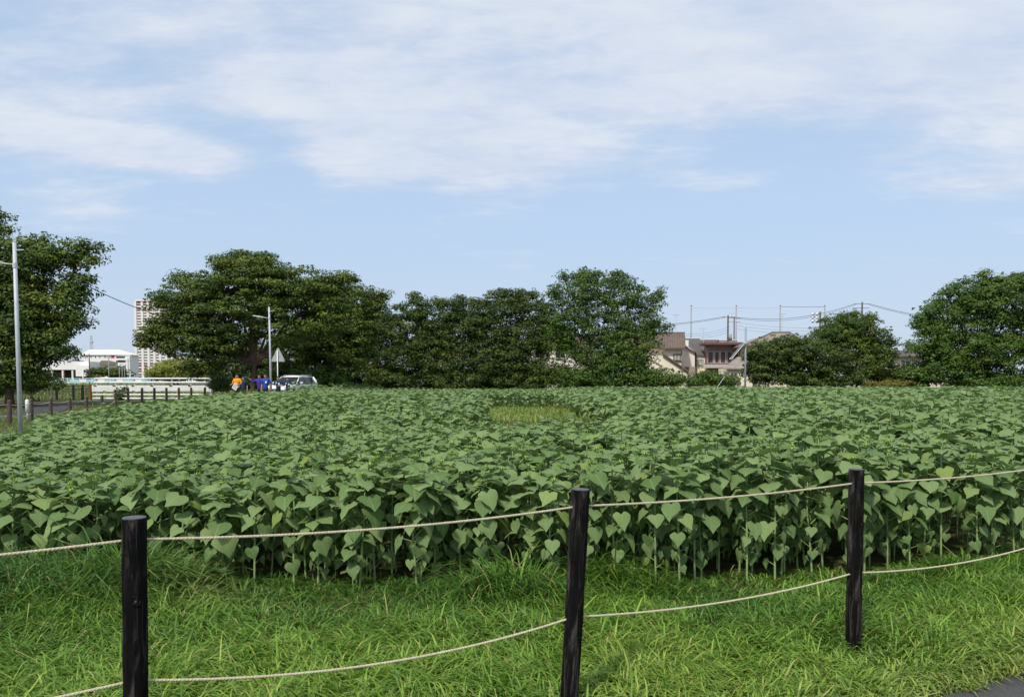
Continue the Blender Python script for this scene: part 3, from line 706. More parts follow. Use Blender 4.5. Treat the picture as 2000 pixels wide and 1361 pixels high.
def tree(name, label, base_u, d, lobes, mat, leaf=.22, per_m2=120, trunk=.22, seed=1, group=None, stems=1, fork=.25, bark='bark', cat='tree', **kw):
    global LEAVES
    b = PX(base_u, 752, d); bx_, by_ = b.x, d; bz = gzf(bx_, by_)
    t = thing(name, label, cat, (bx_, by_, bz), 0, group)
    me, C, tips, n = crown_mesh(lobes, d, mat, leaf*LEAF_K, per_m2*DENS_K, seed=seed, **kw); LEAVES += n
    off = Vector((-bx_, -by_, -bz))
    me.transform(Matrix.Translation(off)); link('crown', me, t)
    r_ = random.Random(seed); mb = MB(); cz = np.mean([c[2] for c, _ in tips])-bz
    hubs = []
    for s in range(stems):
        a = r_.uniform(0, 6.28); sp = .0 if stems == 1 else .35
        p0 = Vector((math.cos(a)*sp, math.sin(a)*sp, -.2)); hub = Vector((math.cos(a)*sp*2.5+r_.uniform(-.3, .3), math.sin(a)*sp*2.5, cz*fork*r_.uniform(.85, 1.15)))
        mid = p0.lerp(hub, .5)+Vector((r_.uniform(-.1, .1), r_.uniform(-.1, .1), 0))
        mb.tube([p0, p0+Vector((0, 0, .25)), mid, hub], [trunk*1.35, trunk*1.05, trunk*.9, trunk*.8], 8, False); hubs.append(hub)
    for j, (c, rad) in enumerate(tips):
        hub = hubs[j % len(hubs)]; c_ = Vector(c)+off
        m1 = hub.lerp(c_, .4)+Vector((0, 0, .08*(c_-hub).length)); m2 = hub.lerp(c_, .75)+Vector((r_.uniform(-.2, .2), r_.uniform(-.2, .2), .1))
        mb.tube([hub, m1, m2, c_], [trunk*.5, trunk*.32, trunk*.2, trunk*.1], 6, False)
        near_ = C[np.linalg.norm((C[:, :3]-c)/np.maximum(rad, .1), axis=1) < 1.05]
        for q in range(min(len(near_), 9)):
            e = Vector(near_[(q*7) % len(near_), :3])+off; s = m2.lerp(c_, r_.random())
            mb.tube([s, s.lerp(e, .5)+Vector((0, 0, .1)), e], [trunk*.16, trunk*.11, trunk*.05], 4, False)
    mb.build('trunk', bark, t, True)
    return t

G1 = 'roadside cherry trees on the left'; G2 = 'trees behind the sunflower field'
# tall tree cut by the left edge of the picture
tree('cherry_tree', 'tall dark spreading tree cut off by the left edge, behind the lamp pole', 18, 47,
     [(-60, 520, 95, 75), (40, 520, 60, 60), (100, 505, 60, 42), (165, 492, 38, 26), (80, 580, 75, 48), (150, 560, 32, 40), (135, 610, 45, 26), (40, 640, 75, 50), (-70, 640, 90, 80), (60, 690, 55, 38), (-20, 450, 45, 42), (120, 688, 32, 24), (20, 730, 60, 30), (-90, 720, 70, 40), (20, 590, 60, 60), (60, 640, 60, 50), (100, 655, 45, 30)],
     'cherry_leaf', .24, 105, .28, 11, G1, clump=.72)
tree('cherry_tree', 'broad umbrella-shaped tree with visible forked trunk behind the people', 495, 58,
     [(490, 548, 90, 40), (400, 570, 70, 36), (340, 590, 50, 36), (570, 560, 80, 42), (630, 575, 55, 34), (470, 600, 110, 40), (330, 640, 46, 30), (380, 640, 70, 40), (300, 650, 32, 16), (440, 660, 80, 34), (560, 630, 80, 45), (640, 620, 50, 40), (660, 550, 30, 16), (415, 690, 50, 26), (345, 680, 45, 20), (480, 515, 70, 18), (435, 520, 12, 12), (520, 502, 26, 9), (470, 500, 10, 9), (352, 545, 12, 14), (680, 540, 16, 8), (395, 715, 40, 20), (290, 672, 22, 12)],
     'cherry_leaf', .22, 112, .21, 12, G1, clump=.75, flat=.40, fork=.34)
tree('cherry_tree', 'dark low tree filling the gap behind the forked trunk', 470, 72,
     [(440, 715, 40, 26), (480, 705, 45, 34), (520, 700, 45, 40), (440, 745, 36, 16), (490, 742, 46, 18), (530, 740, 40, 18)], 'dark_leaf', .22, 112, .14, 31, G1, clump=.7, fork=.3, stems=2)
tree('cherry_tree', 'lower spreading tree right of the umbrella-shaped tree, over the white car', 640, 66,
     [(690, 580, 50, 28), (730, 600, 28, 30), (650, 610, 60, 40), (700, 640, 60, 45), (620, 670, 60, 45), (680, 690, 55, 40), (610, 640, 40, 40), (745, 575, 16, 10), (590, 700, 40, 30), (560, 690, 40, 44), (575, 738, 45, 18), (630, 735, 50, 22), (540, 725, 26, 26)],
     'cherry_leaf', .23, 110, .22, 13, G1, clump=.75, flat=.42, fork=.35)
tree('broad_bush', 'dense low dark green tree at the left end of the row behind the field', 720, 77,
     [(690, 690, 60, 50), (740, 655, 60, 50), (650, 730, 45, 34), (720, 735, 75, 38), (790, 700, 60, 60), (800, 625, 42, 34), (820, 596, 20, 20), (750, 625, 36, 26), (770, 740, 60, 20), (840, 740, 40, 20), (807, 580, 7, 14)],
     'dark_leaf', .23, 110, .14, 14, G2, stems=3, clump=.7, fork=.2)
tree('broad_bush', 'dense dark tree with two feathery tufts on top, second in the row behind the field', 870, 78,
     [(880, 605, 36, 26), (925, 600, 16, 14), (850, 640, 50, 42), (900, 660, 55, 52), (860, 710, 65, 55), (930, 710, 50, 56), (890, 742, 70, 26), (900, 583, 14, 8), (855, 590, 10, 12), (925, 588, 9, 8), (935, 640, 30, 40), (840, 670, 36, 44)],
     'dark_leaf', .23, 108, .15, 15, G2, stems=3, clump=.7, fork=.2)
tree('leafy_tree', 'medium tree with loose top left of the tallest one behind the field', 985, 79,
     [(980, 600, 45, 34), (1030, 605, 35, 34), (960, 650, 42, 45), (1020, 655, 50, 42), (980, 715, 55, 46), (1045, 735, 45, 30), (960, 745, 40, 20), (1010, 578, 25, 12), (1020, 700, 50, 46), (1010, 745, 60, 16), (940, 735, 40, 26), (1066, 615, 28, 40), (1070, 665, 36, 36), (1040, 574, 7, 14), (985, 572, 9, 10), (950, 605, 18, 22)],
     'dark_leaf', .23, 104, .15, 16, G2, stems=2, clump=.62, fork=.25)
tree('leafy_tree', 'tallest open-crowned tree behind the field, with sky showing through its leaves', 1170, 78,
     [(1140, 570, 58, 34), (1200, 580, 50, 44), (1115, 620, 52, 40), (1180, 640, 62, 44), (1245, 610, 42, 46), (1275, 640, 26, 34), (1240, 670, 50, 42), (1100, 680, 45, 36), (1170, 700, 60, 46), (1250, 725, 42, 32), (1140, 542, 30, 14), (1205, 548, 22, 16), (1120, 745, 60, 20), (1200, 745, 60, 20), (1080, 730, 40, 30), (1283, 590, 18, 20), (1130, 735, 55, 28), (1200, 725, 55, 34), (1090, 650, 36, 40), (1215, 690, 50, 40), (1270, 735, 36, 24), (1100, 538, 10, 14), (1140, 530, 8, 10), (1168, 534, 7, 12), (1206, 532, 8, 12), (1252, 562, 10, 13), (1290, 568, 7, 10), (1080, 575, 18, 18), (1302, 640, 8, 12)],
     'bush_leaf', .24, 62, .2, 17, G2, stems=2, clump=.62, fork=.25, sprigs=.22)
tree('roadside_bush', 'bright green leafy bush at the right foot of the tallest tree', 1310, 77, [(1300, 738, 34, 18), (1330, 745, 26, 12), (1275, 745, 26, 14)], 'bush_leaf', .22, 110, .05, 18, clump=.5, cat='bush', stems=3)
tree('roadside_bush', 'bright green climbing bush in front of the brown house', 1395, 77, [(1385, 742, 40, 17), (1420, 745, 30, 14), (1365, 746, 26, 12)], 'bush_leaf', .24, 120, .05, 19, clump=.5, cat='bush', stems=3)
tree('layered_tree', 'low spreading ochre-green tree right of the solar panel pole', 1560, 78,
     [(1540, 690, 70, 34), (1490, 690, 40, 22), (1600, 700, 60, 44), (1500, 730, 46, 26), (1570, 735, 70, 24), (1640, 735, 60, 26), (1540, 672, 40, 14), (1480, 718, 30, 30)],
     'dark_leaf', .25, 105, .16, 20, G2, stems=3, clump=.66, flat=.45, fork=.25)
tree('layered_tree', 'rounded ochre-green tree with upright shoots between the low tree and the big right one', 1660, 80,
     [(1650, 650, 58, 34), (1690, 655, 44, 32), (1620, 665, 40, 30), (1730, 680, 28, 26), (1680, 700, 60, 44), (1720, 725, 44, 34), (1670, 632, 40, 14), (1640, 640, 20, 22), (1750, 735, 30, 24), (1612, 632, 8, 12), (1700, 622, 7, 14), (1668, 615, 7, 12), (1645, 618, 6, 10)],
     'cherry_leaf', .24, 95, .16, 21, G2, stems=2, clump=.62, fork=.3, sprigs=.2)
tree('leafy_tree', 'big rounded dark green tree cut off by the right edge', 1900, 76,
     [(1900, 580, 66, 36), (1850, 620, 56, 44), (1950, 600, 70, 54), (1810, 665, 42, 34), (1880, 680, 72, 50), (1960, 690, 70, 60), (2040, 640, 70, 80), (1830, 720, 56, 36), (1930, 745, 80, 20), (1935, 555, 22, 14), (2000, 555, 44, 20), (1790, 735, 34, 24), (2060, 720, 60, 50), (1920, 540, 9, 14), (1955, 545, 12, 10), (1850, 570, 16, 8), (1800, 625, 16, 16), (1990, 540, 14, 10)],
     'bush_leaf', .26, 92, .22, 22, G2, stems=2, clump=.72, fork=.3, layered=.25)
tree('low_shrub', 'low shrub with ochre and yellow leaves below the right-hand trees', 1740, 76, [(1715, 752, 30, 8), (1760, 750, 34, 9), (1795, 752, 20, 8)], 'ochre_leaf', .2, 120, .03, 23, clump=.35, cat='bush', stems=3)
tree('golden_tree', 'pale yellow-green tree beyond the white bridge railing', 352, 100, [(350, 725, 55, 20), (310, 732, 30, 13), (395, 730, 26, 16), (345, 712, 35, 10)], 'golden_leaf', .26, 110, .14, 24, clump=.6, stems=2)
tree('roadside_bush', 'clipped green bush between the railing and the person in orange', 430, 60, [(428, 748, 20, 17), (443, 752, 14, 14), (418, 756, 12, 12)], 'bush_leaf', .16, 150, .05, 25, clump=.4, cat='bush', stems=3)
tree('roadside_bush', 'dark green bush under the left tree behind the black bar fence', 80, 58, [(70, 742, 34, 20), (110, 748, 16, 14), (40, 750, 40, 22), (0, 750, 40, 24)], 'bush_leaf', .2, 120, .05, 26, clump=.45, cat='bush', stems=3)
tree('roadside_bush', 'green bush behind the white car at the foot of the trees', 600, 63, [(590, 735, 26, 20), (620, 742, 30, 20), (650, 745, 30, 18)], 'bush_leaf', .19, 130, .05, 27, clump=.45, cat='bush', stems=3)
tree('far_tree', 'distant olive green tree in front of the white hall', 212, 210, [(190, 728, 22, 10), (222, 726, 26, 11), (245, 730, 14, 8)], 'cherry_leaf', .5, 36, .2, 28, clump=1.0)
tree('creeper', 'dark leafy creeper hanging over the lower white railing', 236, 61.5, [(236, 768, 9, 12), (232, 776, 10, 8), (244, 760, 5, 8)], 'dark_leaf', .16, 170, .03, 29, clump=.25, cat='climbing plant')
print('tree leaves', LEAVES)

# ------------------------------------------------------------------ left roadside: lamp poles, cable, sign, rope fence, railing, bar fence
def lamp_pole(u_top, v_top, u_base, d, label, arm_u):
    base = PX(u_base, 752, d); bz = gzf(base.x, d); top = PX(u_top, v_top, d)
    t = thing('lamp_pole', label, 'lamp pole', (base.x, d, bz), 0, 'roadside lamp poles'); tp = Vector((top.x-base.x, 0, top.z-bz))
    MB().tube([(0, 0, -.3), tp*.5, tp], [.070, .064, .056], 14).build('pole', 'galvanised', t, True)
    MB().tube([tp, tp+Vector((0, 0, .04))], [.06, .02], 14).build('pole_cap', 'galvanised', t, True)
    a = tp*.885; arm = MB().tube([a, a+Vector((arm_u*.25, -.05, .02)), a+Vector((arm_u*.42, -.05, .05))], .022, 8).build('arm', 'galvanised', t, True)
    h = a+Vector((arm_u*.40, -.05, .05)); e = h+Vector((arm_u*.62, -.05, .09)); s = Vector((0, .11, 0)); z = Vector((0, 0, .05))
    hd = MB().hexa([h-s*.6-z, h+s*.6-z, e+s-z*.3, e-s-z*.3, h-s*.6+z, h+s*.6+z, e+s+z*.5, e-s+z*.5]).build('lamp_head', 'white_paint', t, bevel=.012)
    MB().hexa([h.lerp(e, .3)-s*.6-z*1.15, h.lerp(e, .3)+s*.6-z*1.15, e+s*.7-z*.6, e-s*.7-z*.6, h.lerp(e, .3)-s*.6-z, h.lerp(e, .3)+s*.6-z, e+s*.7-z*.4, e-s*.7-z*.4]).build('lamp_lens', 'lamp_glass', hd)
    b = tp-Vector((0, 0, .25)); MB().tube([b, b+Vector((.30, 0, .0))], .018, 6).build('cable_bracket', 'galvanised', t)
    MB().tube([a-Vector((0, 0, .10)), a+Vector((0, 0, .06))], .074, 12).build('clamp', 'galvanised', t)
    return Vector((base.x, d, bz))+b+Vector((.30, 0, 0))
lampA = lamp_pole(28, 473, 38.5, 25, 'pale steel lamp pole standing at the left edge beside the rope fence', -1)
lampB = lamp_pole(525.5, 600, 529.5, 50.5, 'pale steel lamp pole among the people beside the triangular sign', -1)
def cable(a, b, sag, label, r=.014, n=24, group=None):
    pts = [Vector(a).lerp(Vector(b), i/n)-Vector((0, 0, sag*4*(i/n)*(1-i/n))) for i in range(n+1)]
    o = MB().tube(pts, r, 5).build('cable', 'wire_black', None, True); return tag(o, label, 'cable', group)
cable(lampA, lampB, 1.55, 'black cable sagging between the two roadside lamp poles', .016)

t = thing('road_sign', 'grey back of a triangular road sign on a white pole by the car', 'road sign', (PX(542.5, 752, 51.5).x, 51.5, gzf(-15, 51.5)), R(14))
bz = gzf(-15, 50)
zt = PX(545, 679, 51.5).z-bz; zb = PX(545, 706, 51.5).z-bz; hw = .44
MB().tube([(0, 0, -.3), (0, 0, zt-.18)], .035, 12).build('pole', 'white_paint', t, True)
tri = []
for (cx_, cz_, a0) in ((hw-.05, zb+.05, -90), (0, zt-.06, 30), (-hw+.05, zb+.05, 150)):
    for q in range(5): a = R(a0+q*30); tri.append((.04+cx_+.055*math.cos(a), cz_+.055*math.sin(a)))
pl = MB().prism(tri, .045, .052).build('sign_plate', 'sign_back', t)
for zz, ww in ((zb+.12, .32), (zb+.46, .14)): MB().box(.04-ww, .04+ww, .036, .0445, zz-.02, zz+.02).build('sign_rail', 'galvanised', t)

FP = [(17, 32), (60, 34.5), (98, 37), (135, 39.5), (168, 42), (198, 45), (225, 47.5), (250, 49.5), (277, 51.5), (301, 53.3), (325, 55), (349, 56.6), (373, 58), (400, 59.4)]
ORD = ['first', 'second', 'third', 'fourth', 'fifth', 'sixth', 'seventh', 'eighth', 'ninth', 'tenth', 'eleventh', 'twelfth', 'thirteenth', 'fourteenth']
pm = MB().tube([(0, 0, -.2), (0, 0, .98), (0, 0, 1.03)], [.088, .082, .066], 12).mesh('post_shaft', 'brown_post', False)
ft = []
for i, (u, d) in enumerate(FP):
    p = PX(u, 752, d); p.z = gzf(p.x, d); ft.append(p)
    t = thing('roadside_post', f'brown log-like post of the roadside rope fence, {ORD[i]} from the left edge', 'fence post', p, 0, 'brown posts of the roadside rope fence')
    link('post_shaft', pm, t, rot=(rng.uniform(-.02, .02), rng.uniform(-.02, .02), i)); disc(.064, 12).build('post_top', 'concrete', t, loc=(0, 0, 1.035))
for nm, z, sag in (('upper', .84, .07), ('lower', .36, .10)):
    mb = MB()
    pts = []
    for i in range(len(ft)-1):
        for q in range(8): s = q/8; pts.append(ft[i].lerp(ft[i+1], s)+Vector((0, 0, z-sag*4*s*(1-s))))
    pts.append(ft[-1]+Vector((0, 0, z))); pts.insert(0, ft[0]+Vector((-1.6, -2, z-.12)))
    mb.tube(pts, .017, 6); tag(mb.build('rope', 'rope', None, True), f'pale {nm} rope of the brown roadside post fence', 'rope', 'ropes of the roadside fence')
p = PX(55, 752, 34.2); t = thing('delineator', 'short white marker post beside the brown roadside fence post', 'marker post', (p.x, p.y-.1, 0))
MB().tube([(0, 0, 0), (0, 0, .62)], .03, 10).build('stake', 'galvanised', t, True); MB().tube([(0, 0, .45), (0, 0, .46), (0, 0, .98), (0, 0, 1.02)], [.04, .075, .075, .03], 12).build('reflector', 'white_paint', t, True)

# white bridge railing
d = 63.5; A = PX(181, 752, d); B = PX(413, 752, d); gz0 = gzf(B.x, d)
t = thing('bridge_railing', 'white steel bridge railing with a broad beam between its rails', 'railing', (A.x, d, 0))
Ln = B.x-A.x; zz = lambda v: PX(300, v, d).z
for v in (739, 746.5): MB().tube([(0.15, 0, zz(v)), (Ln-.25, 0, zz(v)), (Ln-.06, 0, zz(v)-.08), (Ln, 0, zz(v)-.3)], .065, 10).build('rail', 'white_rail', t, True)
for v in (770.5, 778): MB().tube([(0, 0, zz(v)), (Ln-.2, 0, zz(v)), (Ln-.04, 0, zz(v)+.1), (Ln, 0, zz(v)+.35)], .075, 10).build('rail', 'white_rail', t, True)
MB().box(-.12, Ln+.02, -.09, .09, zz(765), zz(752.5)).build('beam', 'white_rail', t, bevel=.02)
for q in range(7):
    x = .25+(Ln-.45)*q/6; MB().box(x-.055, x+.055, .1, .2, gz0-.6, zz(738)).build('post', 'white_rail', t, bevel=.015)
    MB().box(x-.12, x+.12, -.115, -.0925, zz(754.5), zz(752.6)).build('bracket', 'rust_brown', t)
for q in range(4):
    x = 1.0+2.4*q; MB().box(x-.10, x+.10, -.115, -.0925, zz(764.8), zz(763)).build('bracket', 'rust_brown', t)
MB().box(-.4, Ln+.3, .25, .65, -.5, zz(786)).build('kerb', 'concrete', t, bevel=.03)

# black bar fence
d = 62.5; A = PX(20, 752, d); B = PX(176, 752, d); t = thing('bar_fence', 'black iron bar fence under the left tree beside the white railing', 'fence', (A.x, d, 0)); Ln = B.x-A.x
g0 = gzf(A.x, d); z1 = zz(753); z0 = zz(787)
MB().box(0, Ln, -.03, .03, z1-.05, z1).build('rail', 'black_iron', t); MB().box(0, Ln, -.02, .02, z1-.26, z1-.22).build('rail', 'black_iron', t); MB().box(0, Ln, -.02, .02, z0+.08, z0+.13).build('rail', 'black_iron', t)
bme = MB().box(-.013, .013, -.013, .013, z0+.12, z1-.24).mesh('bar', 'black_iron')
nb = int(Ln/.115)
for q in range(nb): link('bar', bme, t, loc=((q+.5)*Ln/nb, 0, 0))
for u in (60, 110, 143, 161): x = PX(u, 752, d).x-A.x; MB().box(x-.07, x+.07, -.07, .07, -.1, z1+.06).build('post', 'black_iron', t, bevel=.01)
MB().box(Ln-.09, Ln+.09, -.09, .09, -.1, z1+.12).build('end_post', 'rust_brown', t, bevel=.015)

# far side of the river: turquoise fence, halls, tower, poles, mast
d = 150; g0 = 1.75; A = PX(108, 752, d); B = PX(300, 752, d); t = thing('river_fence', 'long pale turquoise panel fence on the far bank', 'fence', (A.x, d, g0)); Ln = B.x-A.x
zq = lambda v, d_: PX(300, v, d_).z
npan = 16
for q in range(npan):
    x0 = Ln*q/npan; MB().box(x0+.04, x0+Ln/npan-.04, -.03, .03, zq(746, d)-g0, zq(740.5, d)-g0).build('panel', ('turquoise', 'white_wall')[q % 3 == 1], t)
    MB().box(x0-.05, x0+.05, -.06, .06, -.2, zq(738.5, d)-g0).build('post', 'white_rail', t)
MB().box(0, Ln, -.04, .04, zq(739, d)-g0, zq(738.3, d)-g0).build('top_rail', 'white_rail', t)

def pbox(u0, u1, v0, v1, d_, depth, g):
    """box whose front face fills the photo rectangle at distance d_ (local to a root at x=0)"""
    a = PX(u0, v1, d_); b = PX(u1, v0, d_); return MB().box(a.x, b.x, d_, d_+depth, max(a.z, -1)-g if v1 < 900 else -.3, b.z-g)
def window(parent, u0, u1, v0, v1, d_, g, glass='window_glass', frame='aluminium', mull=1, fw=.07, sill=True):
    a = PX(u0, v1, d_); b = PX(u1, v0, d_); y = d_-.06
    w_ = MB().box(a.x+fw, b.x-fw, y, d_+.05, a.z-g+fw, b.z-g-fw).build('window', glass, parent)
    f = MB(); f.box(a.x, b.x, y-.05, d_+.02, b.z-g-fw, b.z-g); f.box(a.x, b.x, y-.05, d_+.02, a.z-g, a.z-g+fw); f.box(a.x, a.x+fw, y-.048, d_+.02, a.z-g+fw, b.z-g-fw); f.box(b.x-fw, b.x, y-.048, d_+.02, a.z-g+fw, b.z-g-fw)
    for q in range(1, mull+1): xm = a.x+(b.x-a.x)*q/(mull+1); f.box(xm-fw*.4, xm+fw*.4, y-.04, d_+.02, a.z-g+fw, b.z-g-fw)
    f.build('frame', frame, w_)
    if sill: MB().box(a.x-.06, b.x+.06, y-.14, d_+.02, a.z-g-.07, a.z-g-.002).build('sill', frame, w_)
    return w_
d = 300; g = 1.7; t = thing('white_hall', 'big white hall with hipped roof far beyond the river', 'building', (0, 0, g))
pbox(161, 256, 693, 740, d, 6, g).build('wall', 'white_wall', t)
a0, a1 = PX(160, 693, d), PX(257, 693, d); r0, r1 = PX(178, 683, d+3), PX(232, 683, d+3); ez = a0.z-g+.02
MB().add([(a0.x-.4, d-.6, ez), (a1.x+.4, d-.6, ez), (a1.x+.4, d+6.6, ez), (a0.x-.4, d+6.6, ez), (r0.x, d+2, r0.z-g), (r1.x, d+2, r0.z-g), (r1.x, d+4, r0.z-g), (r0.x, d+4, r0.z-g)],
         [(3, 2, 1, 0), (0, 1, 5, 4), (1, 2, 6, 5), (2, 3, 7, 6), (3, 0, 4, 7), (4, 5, 6, 7)]).build('roof', 'white_wall', t)
for u in (169, 177, 185.5, 194, 204, 212): pbox(u, u+1.6, 695, 699, d-.05, .1, g).build('window', 'window_glass', t)
pbox(217, 223, 694, 699, d-.12, .2, g).build('sign_panel', 'crimson', t)
for v in (696, 704): pbox(227, 244, v, v+3.5, d-.07, .1, g).build('window', 'window_glass', t)
pbox(226, 246, 700.3, 703, d-1.5, 1.6, g).build('balcony', 'white_wall', t); pbox(226, 246, 708.3, 711, d-1.5, 1.6, g).build('balcony', 'white_wall', t)
pbox(246.5, 253, 695, 738, d-2, 2.1, g).build('stair_tower', 'white_wall', t)
a0, a1, r0 = PX(190, 712, d-4), PX(226, 706, d-4), PX(203, 704, d-4)
MB().prism([(a0.x, a0.z-g), (a1.x, PX(0, 711, d-8).z-g), (a1.x-1, PX(0, 706.5, d-8).z-g), (r0.x+1, r0.z-g), (r0.x-1, r0.z-g)], d-4, d-1).build('porch_roof', 'awning_grey', t)
pbox(192, 224, 712.5, 740, d-3, 2.5, g).build('porch', 'cream_wall', t)
d = 250; t = thing('low_store', 'long low white store with dark open front at far left', 'building', (0, 0, g))
pbox(60, 175, 706, 722, d, 6, g).build('fascia', 'white_wall', t); pbox(61, 174, 722.2, 745, d+4, 2, g).build('shop_front', 'dark_frame', t); pbox(148, 174, 714, 735, d-3, 2.9, g).build('annexe', 'white_wall', t)
for u in (70, 100, 121, 140): pbox(u, u+2.5, 722.2, 745, d+.2, .6, g).build('pillar', 'white_wall', t)
pbox(112, 128, 726, 731, d+3.6, .3, g).build('shop_sign', 'crimson', t); pbox(84, 98, 727, 735, d+3.6, .3, g).build('shop_window', 'pale_glass', t); pbox(130, 137, 703, 706, d-.3, 8, g).build('roof_box', 'tower_wall', t)
d = 600; g = 1.5; t = thing('apartment_tower', 'tall white and red apartment tower behind the umbrella-shaped tree', 'building', (0, 0, g))
pbox(267.5, 336, 588, 748, d+1.7, 6, g).build('wall', 'tower_wall', t); pbox(264.5, 337.5, 584.5, 588, d-1, 9, g).build('roof_slab', 'tower_white', t)
nfl = 29; fh = (746-589)/nfl
for q in range(nfl):
    v = 589+q*fh
    bal = pbox(266, 336.5, v+fh*.45, v+fh, d, 1.8, g).build('balcony', 'tower_red' if (q < 4 or q > 20) and q % 2 == 0 else 'tower_white', t)
    for c in range(6):
        u = 269+c*11.3; pbox(u, u+7.5, v+fh*.06, v+fh*.43, d+1.55, .2, g).build('pane', 'tower_glass', bal)
for u in (265, 278, 289.5, 301, 312, 324, 335): pbox(u-.8, u+.8, 588.2, 748, d-.5, 2.3, g).build('pier', 'tower_white', t)
t = thing('office_block', 'grey distant block low beside the apartment tower', 'building', (0, 0, g)); pbox(252, 265, 701, 748, 520, 3, g).build('wall', 'tower_wall', t); 
for q in range(7): pbox(253, 264, 703+q*6, 705.5+q*6, 519.8, .3, g).build('window_band', 'window_glass', t)
pbox(251.5, 265.5, 699.5, 701, 519.5, 4, g).build('parapet', 'tower_white', t)
t = thing('apartment_block', 'white distant block half hidden by the umbrella-shaped tree', 'building', (0, 0, g)); pbox(338, 400, 694, 748, 420, 3, g).build('wall', 'white_wall', t); pbox(337, 401, 692.5, 694, 419.6, 4, g).build('parapet', 'tower_white', t)
for q in range(5):
    for c in range(5): pbox(342+c*11, 348+c*11, 697+q*8, 701+q*8, 419.9, .3, g).build('window', 'window_glass', t)
d = 520; t = thing('radio_mast', 'thin lattice radio mast behind the white hall', 'mast', (PX(180, 752, d).x, d, g)); mt = PX(180, 655, d).z-g
mb = MB()
for sx, sy in ((-1, -1), (1, -1), (1, 1), (-1, 1)): mb.tube([(sx*1.6, sy*1.6, 0), (sx*.35, sy*.35, mt)], .13, 4)
mb.build('legs', 'galvanised', t); br = MB()
for q in range(12):
    z0_, z1_ = mt*q/12, mt*(q+1)/12; w0, w1 = 1.6-1.25*q/12, 1.6-1.25*(q+1)/12; br.tube([(-w0, -w0, z0_), (w1, -w1, z1_)], .07, 4); br.tube([(w0, -w0, z0_), (-w1, -w1, z1_)], .07, 4)
br.build('bracing', 'galvanised', t); MB().box(-1, 1, -1, 1, mt*.86, mt*.88).build('platform', 'galvanised', t)
for (u, v0, dd, lab, kind) in ((174, 690, 170, 'dark utility pole in front of the far white hall', 'dark_pole'), (212, 693, 190, 'thin pale pole before the middle of the far white hall', 'pole_concrete'), (250, 700, 180, 'pale pole near the right corner of the far white hall', 'pole_concrete'), (162, 722, 160, 'short white pole at the turquoise fence before the low store', 'white_paint'), (254, 724, 158, 'short white pole at the turquoise fence below the tower', 'white_paint')):
    p = PX(u, v0, dd); t = thing('utility_pole', lab, 'pole', (p.x, dd, 1.75)); MB().tube([(0, 0, -.3), (0, 0, p.z-1.75)], [.14, .10], 8).build('shaft', kind, t, True)
    MB().box(-.7, .7, -.05, .05, p.z-1.75-.7, p.z-1.75-.58).build('crossarm', kind, t)
for (u, v0, dd, n_) in ((233, 716, 155, 'left'), (238.5, 717, 156, 'middle'), (243, 716, 157, 'right')):
    p = PX(u, v0, dd); t = thing('park_lamp', f'thin globe lamp on the far bank, the {n_} one of three', 'lamp', (p.x, dd, 1.75), 0, 'globe lamps on the far bank'); zt_ = p.z-1.75
    MB().tube([(0, 0, -.2), (0, 0, zt_)], .07, 8).build('post', 'pole_concrete', t, True); MB().tube([(0, 0, zt_), (0, 0, zt_+.08), (0, 0, zt_+.28), (0, 0, zt_+.45), (0, 0, zt_+.5)], [.08, .22, .28, .2, .04], 10).build('globe', 'lamp_glass', t, True)

# ------------------------------------------------------------------ houses behind the right half of the field
def slab(pts_px, thick):
    """sloping roof slab from four (u, v, d) corners"""
    c = [PX(*p) for p in pts_px]; dn = Vector((0, 0, thick))
    return MB().hexa([tuple(p-dn) for p in c]+[tuple(p) for p in c])
def ribs(parent, pts_px, n, mat, r=.05):
    c = [PX(*p) for p in pts_px]; mb = MB()
    for q in range(n+1):
        s = q/n; mb.tube([c[0].lerp(c[1], s)+Vector((0, 0, .02)), c[3].lerp(c[2], s)+Vector((0, 0, .02))], r, 4)
    return mb.build('roof_ribs', mat, parent)
# H1 cream house with brown roof
t = thing('cream_house', 'cream two-storey house with brown roof beside the tallest tree', 'house')
d = 98
pbox(1238, 1332, 678, 999, d, 7, 0).build('wall', 'cream_wall', t)
rp = [(1228, 679, d-.7), (1338.5, 679, d-.7), (1337, 650, d+3.6), (1228, 650, d+3.6)]
rf = slab(rp, .16).build('roof', 'brown_roof', t); ribs(rf, rp, 22, 'brown_roof', .045)
bk = [(1228, 650, d+3.6), (1337, 650, d+3.6), (1335, 679, d+8), (1228, 679, d+8)]; slab(bk, .16).build('roof_back', 'brown_roof', t)
c = PX(1228, 650, d+3.6); e = PX(1337.5, 650, d+3.6); MB().tube([c, e], .11, 8).build('ridge', 'brown_roof', rf)
a, b, c = PX(1332, 678, d), PX(1332, 652, d+3.6), PX(1332, 678, d+7)
MB().add([(a.x-.25, d+.05, a.z-.15), (a.x-.25, d+6.9, a.z-.15), (a.x-.25, d+3.6, b.z-.2), (a.x-.01, d+.05, a.z-.15), (a.x-.01, d+6.9, a.z-.15), (a.x-.01, d+3.6, b.z-.2)], [(0, 1, 2), (5, 4, 3), (0, 3, 4, 1), (1, 4, 5, 2), (2, 5, 3, 0)]).build('gable', 'pink_wall', t)
window(t, 1315, 1329, 691, 704.5, d, 0, 'pale_glass', 'dark_frame', 1); window(t, 1269, 1283, 691, 706, d, 0, 'pale_glass', 'aluminium', 1); window(t, 1246, 1258, 692, 706, d, 0, 'window_glass', 'aluminium', 1)
MB().tube([PX(1331.3, 680, d-.1), PX(1331.3, 724, d-.1)], .04, 6).build('downpipe', 'maroon_metal', t)
